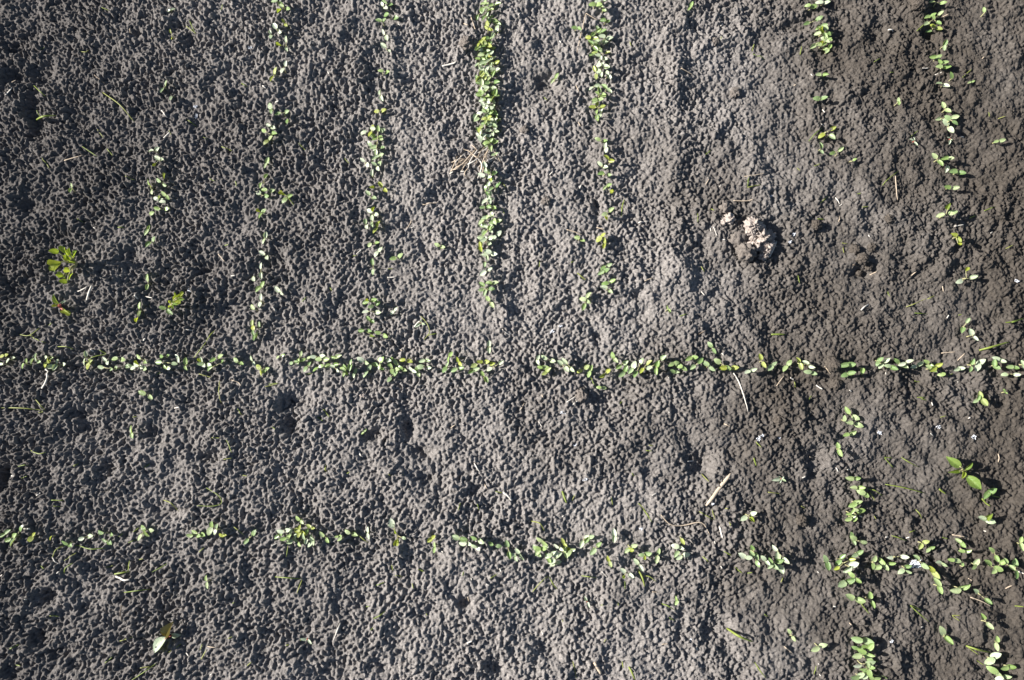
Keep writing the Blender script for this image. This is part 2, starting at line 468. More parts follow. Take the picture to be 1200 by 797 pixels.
row('c', 300, 0, '600 8 628 22;605 35 590 20;608 70 652 82;572 95 598 95;597 148 610 178;595 212 620 240;582 330 614 338;580 430 587 460;563 520 595 515;545 600 590 607;545 632 585 650;548 688 590 688;560 715 570 600;497 747 520 770;550 765 570 788;503 618')
row('c', 300, 200, '545 10;580 65 605 93 540 80;522 105 552 127;530 187 560 203 550 180;510 238 518 262;542 220 545 250;572 250 556 280;530 347 566 338;580 370 560 390;545 425 546 472;640 410 673 397;512 615 553 605 520 605;535 635 570 620;510 660 572 662;525 690 542 705;490 747 530 750 545 770;567 757 605 772;650 650 638 663')
D = 7.97
row('d', 520, 0, '365 40 400 40;440 50 505 40;355 100 410 95;405 135 375 170;445 165 430 195;475 205 513 225;400 260 435 280;395 360 450 350;345 385 325 410;375 405 430 425;465 450 420 440;310 455 340 440;370 465 410 480;370 515 425 530;365 560 320 550;445 600 500 585;350 645 400 680;440 650 500 650;360 700 320 740;425 735 460 690;495 770 400 775;320 775 350 780;380 600 400 560;370 730 400 640;340 400 370 370', D)
row('d', 520, 100, '380 15 445 35;345 60 405 100;370 135 420 150;465 145 440 130;460 75 495 95;385 195 440 210;475 210 490 255;335 260 295 295;375 240 400 275;375 310 430 300;485 330 440 360;370 360 410 355;345 390 330 415;415 425 490 435;320 465 340 500;375 470 415 470;395 535 485 530;445 515 440 590;490 640 470 650 .8;380 740 400 785;400 230 440 250;430 275 460 310;390 340 420 320', D)
row('d', 520, 190, '400 85 470 100;350 120 425 140;505 210 440 255;415 315 430 365;420 420 470 430;405 515 350 560;380 525 435 520;515 550 450 565;390 600 440 640;365 600 440 595;515 665 465 710;340 705 385 710;370 660 345 770', D)
row('d', 520, 280, '340 50 350 95;410 120 470 140;390 140 408 175;385 240 .8;435 285 365 320;420 410 480 410;350 475 445 465;355 425 385 505;410 555 455 620', D)
row('d', 300, 400, '1090 10 1090 42')
row('e', 600, 0, '375 20 405 20;415 35 430 45;440 0 400 5;425 95 445 100;290 130 313 137;390 155 428 145;355 175 390 182;420 170 455 177;385 207 437 200;400 215 415 235;385 245 447 247;400 258 435 275;405 305 440 310;400 330 415 350;445 340 455 358;430 405 455 425;400 435 425 450;385 465 405 465;375 500 425 498;405 545 420 520;400 650 435 660;440 680 440 700;437 780 410 765;440 735 465 750')
row('e', 600, 200, '455 20 415 15;455 68 433 82 465 97;432 203 466 183 445 225;330 325 303 312;405 320 425 300;432 325 430 353;455 440 425 455;415 478 440 465;470 515 435 527;460 565 430 545;355 612 330 600;360 583 335 636')
row('f', 900, 0, '240 10 275 10;215 30 185 25;240 85 180 110 1.15;265 118 240 128 250 140;232 157 270 165 250 150;260 180 285 187;270 230 235 210 255 200;210 218 290 160;235 350 268 350;228 460 262 458;305 600 250 633;300 640;245 680 250 710;340 697 302 715;405 745 .6')
row('g', 900, 0, '765 10 820 12;770 70 745 80;808 62 740 112;798 108 775 80;790 150 750 147;800 135 770 120;828 200 825 225;770 265 797 265;805 288 828 293;800 312 838 315;858 352;800 390 833 400;820 490 842 517;795 557 875 547;840 550 875 573 1.1;830 570 855 605 1.2;778 728 805 762 1.1;825 738 855 740;835 790')
row('g', 900, 200, '838 77 878 80;905 10 865 5 1.1;805 210 865 195 845 167 1.2;870 300 893 322 893 343;895 518 962 497 930 460 1.15;935 700 910 745;948 753 970 785')
row('h', 0, 400, '10 70 25 65;35 90 63 80;5 105;105 115 125 90;168 68 150 95;170 85 180 95;212 75 243 75 225 90;235 95 212 112;233 118 297 107;255 122 270 95;400 58 395 97;410 115 425 95;490 85 500 98;535 82 572 85;543 125 520 130;470 120 600 115;645 72 680 97;635 108 680 128 640 100;620 125 660 120;755 70 785 68;740 98 815 105;785 125 775 120;828 73 835 85;867 92 870 122;940 85 950 110 935 100;993 88 1030 70;1040 95 980 130;935 105 975 110;1100 87 1127 105;1175 80 1185 105')
row('h', 300, 400, '10 120 25 145;50 130 35 140;125 65 100 75 .7;163 103 188 97;218 88 245 80;250 105 230 130;265 72 310 70;290 85 330 85;277 130 305 115;360 75 385 70;375 108 335 115;405 130 425 148;445 97 440 122;487 85 517 100;460 155 465 140;510 152 530 120;555 110 588 127;580 85 620 90;640 80 655 100;630 115 635 140;622 178 653 150;683 88 717 92;677 125 695 135;740 140 725 130;775 92 803 90;765 120 808 122;910 60 898 85;943 85 955 105;895 110 880 133;925 135 960 125;1003 142 1030 130;1045 95 1080 95;1017 115 1103 102;1145 98 1090 130;1058 148 1075 180')
row('h', 600, 400, '122 75 120 95;130 120 155 122;150 150 170 135;192 92 150 75;223 100 255 130;245 92 283 132;315 140 350 120;360 155 370 125;470 65 485 90;420 160 450 138;430 218 405 215 .8;497 120 530 98;512 155 533 128;570 110 553 140;605 92 577 155;607 138 640 100;675 140 680 105;708 75 640 125;745 108 768 100;750 140 770 145;825 82 853 75;805 128 780 115;845 122 880 90;905 103 935 127;960 93 1010 125;1042 123 985 125;945 45 925 15;1100 145 1130 133;1160 72 1178 110')
row('h', 900, 400, '30 105 10 125;100 100 80 128;155 118 140 88;205 118 175 100;185 143 215 150;390 108 355 113 1.25;392 148 358 158 1.1;440 140;527 115 555 88;525 85 512 103;590 125 560 115 1.2;625 107 662 92;602 92 640 118;680 120 712 105;740 95 765 120;800 110 770 130 1.1;750 120 775 135;810 155;903 127 880 132;995 97 980 122 1.2;945 130 955 95;1065 80 1095 92 1.1;1070 122 1060 100;1130 120 1155 122;1105 155 1165 155;1190 100 1195 120')
row('k', 900, 400, '410 357 372 322 1.15;425 392 380 380 1.2;358 360;365 438 395 425;327 487 338 522;382 640 415 640 1.1;437 685 400 685;457 718 435 705 1.2;420 752 395 765 1.1;410 785 435 790')
row('k', 900, 597, '430 10 405 45;378 20 395 10;375 45 400 30;393 120 403 153;448 152 400 135')
row('j', 0, 597, '10 122 35 105;35 142 68 122;97 88 58 155;140 140 160 118;237 135 .6;300 157 330 168;378 137 422 125;470 105 523 118;512 155 490 145;668 88 685 112;652 130 705 98;885 120 927 123;907 105 948 120;990 70 978 103 1.1;1005 105 1015 80;1030 120 1047 122;1150 150 1185 110')
row('j', 300, 597, '195 42 215 58;247 80 265 85;205 85 200 115;113 100 147 97;125 137 155 125;155 150 183 125;225 125 232 150;263 130 270 150;240 105 .9;308 115 335 145;378 128 393 125 .7;390 140 .7;425 105 462 118;523 95 525 125;812 143 827 130;835 165 833 190;933 130 970 140;965 157 998 160;1015 135 1050 150;1035 182 1015 172;1097 160 1135 172;1172 160 1185 215')
row('j', 600, 597, '25 195 45 222;20 230 8 215;128 143 155 162;115 183 152 180;105 178 125 210;237 147 245 160;208 170 227 183;270 190 250 185 1.2;170 218 193 203;220 215 185 243;217 247 190 258;348 145 372 128;327 163 350 130;408 163 378 198 1.1;478 108 478 138;450 230 460 257;572 170 538 192;555 188;605 213 637 207 622 222;580 243 603 275;685 195 677 235;518 285 557 310 523 315;790 178 762 172;798 150;780 225 815 212;770 210;1083 43 1130 18 1122 50 1.1;1075 215 1107 225;1122 178 1142 220;1120 205 1148 255;1175 228 1195 250')
row('j', 900, 597, '32 180 85 240;45 215 62 280 1.15;12 238 35 268;10 265 55 240;270 232 280 265 1.1;328 248 350 220;430 200 405 215 1.1;402 258 370 280 1.2;395 235 320 275')
row('m', 900, 597, '497 230 492 265;530 240 552 270;580 250 510 270 1.15;570 225 640 222;655 265 622 290;693 225 735 265;657 290 .8;712 172 738 152;750 190 765 180;765 280 785 305 1.4;800 250 825 260;805 375 790 340 1.4;800 320;855 235 885 240;890 145 912 165;935 192 905 195;910 255 .7;975 245 965 270;1047 190 1070 230;1028 250 1078 278 1.3;1055 290 1100 245;1155 250 1160 305 1.3;1110 240 1140 275;1185 140 1185 175')
row('l', 900, 400, '992 250 1013 285 1.15;970 280 985 265;1048 698 1022 722 1.2')
row('l', 900, 597, '1040 55 1000 42 1035 30 1.25;920 358 875 375 1.4;972 382 1030 430;1005 500 1038 545 1.1;1070 605 1070 643 1.1;1065 683 1035 710 1.4;1137 735 1105 740 1.3;1048 750 1080 775 1.4;1120 780 1080 790')
row('n', 900, 597, '345 350 385 330 1.3;423 333 390 305;382 408 433 425 1.4;477 400 490 445 1.1;415 607 470 615 1.3;480 678 437 662 1.3;415 685 480 640;418 730 480 717 1.3;485 740 445 745;405 785 435 775 1.2;480 785 510 790;460 760 540 785')

# the crowded stretches hold more small plants than can be read off one by one
_r = random.Random(77)
for key, x0, y0, x1, y1, n, w in [('d', 571, 2, 571, 60, 10, 9), ('d', 570, 50, 571, 168, 34, 10), ('d', 572, 200, 572, 300, 12, 8), ('e', 702, 30, 703, 88, 8, 8), ('e', 702, 100, 702, 135, 5, 6),
                                  ('h', 345, 425, 505, 432, 6, 7), ('c', 438, 150, 438, 195, 5, 6), ('f', 963, 30, 966, 58, 5, 6), ('n', 1012, 750, 1018, 797, 5, 8), ('j', 320, 628, 372, 630, 5, 6), ('j', 625, 645, 675, 650, 5, 7)]:
    for i in range(n):
        t = (i + _r.random()) / n
        cx, cy, a = x0 + (x1 - x0) * t, y0 + (y1 - y0) * t, _r.uniform(0, 6.28)
        if abs(y1 - y0) > abs(x1 - x0): cx += _r.uniform(-w, w)
        else: cy += _r.uniform(-w, w)
        d = _r.uniform(3, 5)
        ROWS[key].append(([(cx + d * math.cos(a), cy + d * math.sin(a)), (cx - d * math.cos(a), cy - d * math.sin(a))], _r.uniform(0.86, 0.98)))

def in_row(key):
    return {'a': 'the thin seed row next to the lobed weed', 'b': 'second seed row from the lobed weed', 'c': 'third seed row from the lobed weed',
            'd': 'the dense seed row', 'e': 'first seed row past the dense row', 'f': 'gappy seed row beyond the pale clod', 'g': 'last seed row beyond the pale clod',
            'h': 'long cross row', 'k': 'short row joining both cross rows', 'j': 'lower cross row', 'm': 'cross row around the white fluff',
            'l': 'row below the broad-leaved weed', 'n': 'short row below the lower cross row'}[key]

def make_seedling(pts, size, label, group, tint, bag=None):
    """one seedling from the pixels of its leaves; with a bag, its shapes go there instead of becoming objects"""
    h = rng.uniform(0.0045, 0.0090) * (0.85 + 0.2 * size)
    pp = [Vector(p) for p in pts[:2]]
    if len(pp) == 1:
        a = rng.uniform(0, 6.28)
        mid = pp[0] + Vector((math.cos(a), math.sin(a))) * 3.5
    else:
        mid = (pp[0] + pp[1]) / 2 + Vector((rng.uniform(-1, 1), rng.uniform(-1, 1)))
    g = at(mid.x, mid.y, h)
    gz = ground(g.x, g.y)
    zl = gz + h
    node_p = at(mid.x, mid.y, zl)
    foot = Vector((node_p.x + rng.uniform(-0.002, 0.002), node_p.y + rng.uniform(-0.002, 0.002), 0))
    foot.z = ground(foot.x, foot.y)
    root = None
    if bag is None:
        root = empty('seedling', foot)
        tag(root, label, 'seedling', group)
    def add(name, mesh, m4=None):
        if bag is None:
            o = link(name, mesh, root)
            if m4 is not None: o.matrix_local = m4
        else:
            bag.append((mesh, Matrix.Translation(foot) @ (m4 if m4 is not None else Matrix())))
    node_p.z = zl - 0.0015
    vs, fs = tube_data(smooth_line([foot - Vector((0, 0, 0.003)), foot.lerp(node_p, 0.55) + Vector((rng.uniform(-1, 1), rng.uniform(-1, 1), 0)) * 0.0008, node_p], 3), [0.0007, 0.0007, 0.00065, 0.0006, 0.0006, 0.00055, 0.0005], 5)
    local = lambda arr: [v - foot for v in arr]
    add('stem', mesh_from('stem', local(vs), fs, M_STEM))
    for i, p in enumerate(pts):
        third = i == 2 and len(pts) == 3
        z = zl + (0.003 if third else rng.uniform(-0.001, 0.0015))
        c = at(p[0], p[1], z)
        d = c - node_p; d.z = 0
        dist = d.length
        if dist < 0.0008:
            a = rng.uniform(0, 6.28); d = Vector((math.cos(a), math.sin(a), 0))
        d.normalize()
        L = (rng.uniform(0.0072, 0.0095) if not third else rng.uniform(0.0062, 0.0085)) * size
        if dist < 0.36 * L: L = max(0.0068 * size, dist * 2.4); dist = max(dist, 0.4 * L)
        W = L * rng.uniform(0.53, 0.66)
        # the leaves turn their faces somewhat towards the light
        pitch = math.radians(rng.uniform(4, 26) + 21 * d.x if not third else rng.uniform(20, 60))
        if rng.random() < 0.10: pitch -= 0.4
        roll = math.radians(rng.gauss(-20 * d.y, 16))
        dirv = Vector((d.x * math.cos(pitch), d.y * math.cos(pitch), math.sin(pitch)))
        cc = Vector((node_p.x + d.x * dist, node_p.y + d.y * dist, z))
        base = cc - dirv * (L * 0.5)
        add('young_leaf' if third else 'seed_leaf', rng.choice(YOUNG if third else COTY[tint]), leaf_matrix(foot, base, dirv, L, W, roll))
        tp = [node_p, node_p.lerp(base, 0.5) + Vector((0, 0, 0.0004)), base + dirv * (L * 0.12)]
        vs, fs = tube_data(tp, [0.00045, 0.0004, 0.00035], 4)
        add('leaf_stalk', mesh_from('leaf_stalk', local(vs), fs, M_STEM))
    return root

# lone seedlings, away from the rows
LONE = [(600, 0, '210 355 190 380', 'two-leaved seedling alone between the dense row and its neighbour', 1), (600, 0, '840 20 830 40', 'small lone seedling on bare soil beside the smooth soil ridge', 0.9),
        (0, 200, '334 68 331 92', 'tiny pale two-leaved seedling alone on bare soil above the lobed weed', 0.8), (300, 200, '845 346 873 357', 'two-leaved seedling alone between third row and the dense row', 1),
        (0, 400, '663 240 704 262', 'lone two-leaved seedling just below the long cross row', 1), (0, 400, '615 410 617 440', 'lone pale seedling on bare soil between the two cross rows', 1),
        (0, 597, '965 320 970 355', 'single upright green leaf pair below the lower cross row', 0.9), (600, 597, '770 418 770 435', 'lone green leaf seedling below the lower cross row', 0.9),
        (900, 0, '1010 45', 'single round green leaf alone beside the last seed row', 0.9), (900, 0, '1065 662 1095 655', 'narrow green leaf pair lying alone beside the last seed row', 0.9),
        (900, 0, '610 465 612 482', 'tiny curled green seedling between the gappy and last seed rows', 0.7), (900, 597, '815 568 845 612', 'seedling with one large round leaf between the lower rows', 1.3),
        (900, 597, '258 635 220 653', 'seedling with one large oval leaf alone on dark soil', 1.25), (900, 597, '120 605 100 570', 'tiny thin seedling beside a straw on dark soil', 0.7),
        (900, 400, '1105 230 1110 240', 'tiny green seedling just below the end of the long cross row', 0.6), (300, 400, '510 415 498 430', 'tiny white-leaved seedling beside a dark hollow', 0.6),
        (900, 0, '958 380 940 385', 'tiny pale seedling lying next to the last seed row', 0.6), (600, 200, '725 640 735 655', 'tiny pale green seedling above the long cross row', 0.6)]

LAND = {'lobed weed': (75, 310), 'pale broken clod': (890, 275), 'weathered stick': (842, 574), 'broad-leaved weed': (1125, 552), 'white fluff': (1076, 663), 'dry root tuft': (560, 185),
        'feathery weed': (203, 352), 'curved brown twig': (795, 613), 'glaucous weed': (190, 745), 'long-stalked seedling': (462, 622), 'pale root strand': (868, 458), 'dark soil hollow': (820, 540),
        'crumbled clod': (1015, 310), 'red-stemmed weed': (70, 355), 'dark hollow crack': (345, 470)}

def nearest(px, py, avoid=()):
    return min((n for n in LAND if n not in avoid), key=lambda n: (LAND[n][0] - px) ** 2 + (LAND[n][1] - py) ** 2)

def centre(pts):
    q = pts[:2]
    return sum(p[0] for p in q) / len(q), sum(p[1] for p in q) / len(q)

def build_rows():
    allp = []
    for key, items in ROWS.items():
        # pairs of leaves with one middle are the two tiers of one plant
        merged = []
        for pts, size in items:
            c = centre(pts)
            for q in merged:
                d = centre(q[0])
                if len(q[0]) == 2 and len(pts) == 2 and (c[0] - d[0]) ** 2 + (c[1] - d[1]) ** 2 < 3.6 ** 2:
                    q[0] = q[0] + pts; q[1] = max(q[1], size)
                    break
            else:
                merged.append([list(pts), size])
        info = []
        for pts, size in merged:
            cx, cy = centre(pts)
            side = ''
            if key in 'abcdefg': s = 430 - cy
            elif key == 'h': s, side = abs(cx - 605), ('weed side' if cx < 605 else 'clod side')
            elif key in 'jm': s = abs(cx - 1075)
            elif key == 'k': s = cy - 430
            else: s = cy - 560
            info.append((side, s, pts, size))
        info.sort(key=lambda t: (t[0], t[1]))
        clump, last, lastside, start = 0, None, None, 0
        for side, s, pts, size in info:
            if side != lastside: clump, last, lastside, start = 1, None, side, s
            if (last is not None and s - last > (11 if key not in 'de' else 7)) or s - start > 17: clump += 1; start = s
            last = s
            look = {1: 'one-leaved', 2: 'two-leaved', 3: 'three-leaved', 4: 'four-leaved'}[len(pts)]
            if size >= 1.15: look = 'large ' + look
            elif size <= 0.85: look = 'tiny ' + look
            tint = rng.choices(list(LEAFS), [5, 4, 2, 3] if key in 'abcdehj' else [2, 8, 1, 4])[0]
            o = ORD[min(clump, 49)]
            where = {'h': 'from dense row, ' + side, 'j': 'from white fluff', 'm': 'from white fluff', 'k': 'from long cross row',
                     'l': 'from broad-leaved weed', 'n': 'from cross row'}.get(key, 'from cross row')
            lab = '%s %s seedling, %s clump %s, %s' % (tint, look, o, where, in_row(key))
            if len(lab.replace(',', '').split()) > 16: lab = lab.replace('the ', '')
            if len(lab.replace(',', '').split()) > 16: lab = lab.replace(' clump', '')
            if len(lab.replace(',', '').split()) > 15: lab = lab.replace('seedling, ', 'seedling ', 1).replace('large ', '')
            allp.append([pts, size, lab, 'seedlings in ' + in_row(key), tint])
    return allp

SEED = build_rows()
for ox, oy, text, lab, size in LONE:
    v = [float(a) for a in text.split()]
    SEED.append([[(ox + v[i] / Z, oy + v[i + 1] / Z) for i in range(0, len(v), 2)], size, lab, 'lone seedlings away from the rows', 'bright green'])
cen = np.array([centre(q[0]) for q in SEED])
crowd = [float(np.sort(((cen - c) ** 2).sum(1))[1:4].mean()) for c in cen]
shown = [(0 if 'lone' in q[3] else -(q[1] ** 2 * len(q[0])) - 0.004 * min(crowd[i], 400) - 9 * ('lone' in q[3])) if 'lone' not in q[3] else -99 for i, q in enumerate(SEED)]
order = sorted(range(len(SEED)), key=lambda i: shown[i])
keep = set(order[:292])
print('SEEDLINGS', len(SEED))
rest = []
for i, q in enumerate(SEED):
    make_seedling(*q, bag=None if i in keep else rest)

def join_bag(name, bag):
    mats, vs, fs, mi, off = [], [], [], [], 0
    for mesh, m4 in bag:
        k = mesh.materials[0]
        if k not in mats: mats.append(k)
        vs += [tuple(m4 @ v.co) for v in mesh.vertices]
        fs += [tuple(off + a for a in p.vertices) for p in mesh.polygons]
        mi += [mats.index(k)] * len(mesh.polygons)
        off += len(mesh.vertices)
    me = mesh_from(name, vs, fs)
    for k in mats: me.materials.append(k)
    me.polygons.foreach_set('material_index', mi)
    return link(name, me)
if rest:
    tag(join_bag('small_seedlings', rest), 'the many smallest crowded seedlings filling in the seed rows', 'seedlings', kind='stuff')
#@@DETAILS@@
# ------------------------------------------------------------------ grass blades, threads, straws and roots lying on the bed
def strand(name, px, r_mm, mat, arch=0.0, sides=5, flat=0.6, taper=0.35, parent_at=None, lift=None):
    """a blade through pixels; each point rests on the soil beneath it, arch lifts its middle"""
    P = []
    n = len(px)
    for i, (x, y) in enumerate(px):
        q = at(x, y, 0.003)
        z = ground(q.x, q.y) + r_mm * 0.001
        t = i / (n - 1)
        z += arch * math.sin(math.pi * t) if lift is None else lift[i]
        P.append(at(x, y, z))
    pts = smooth_line(P, 5)
    for p in pts:
        p.z = max(p.z, ground(p.x, p.y) + r_mm * 0.0006)
    m = len(pts) - 1
    rad = [r_mm * 0.001 * (taper + (1 - taper) * math.sin(math.pi * min(1, 0.18 + 0.78 * i / m)) ** 0.6) for i in range(m + 1)]
    base = pts[0].copy()
    vs, fs = tube_data([p - base for p in pts], rad, sides, flat)
    o = link(name, mesh_from(name, vs, fs, mat))
    o.location = base
    return o

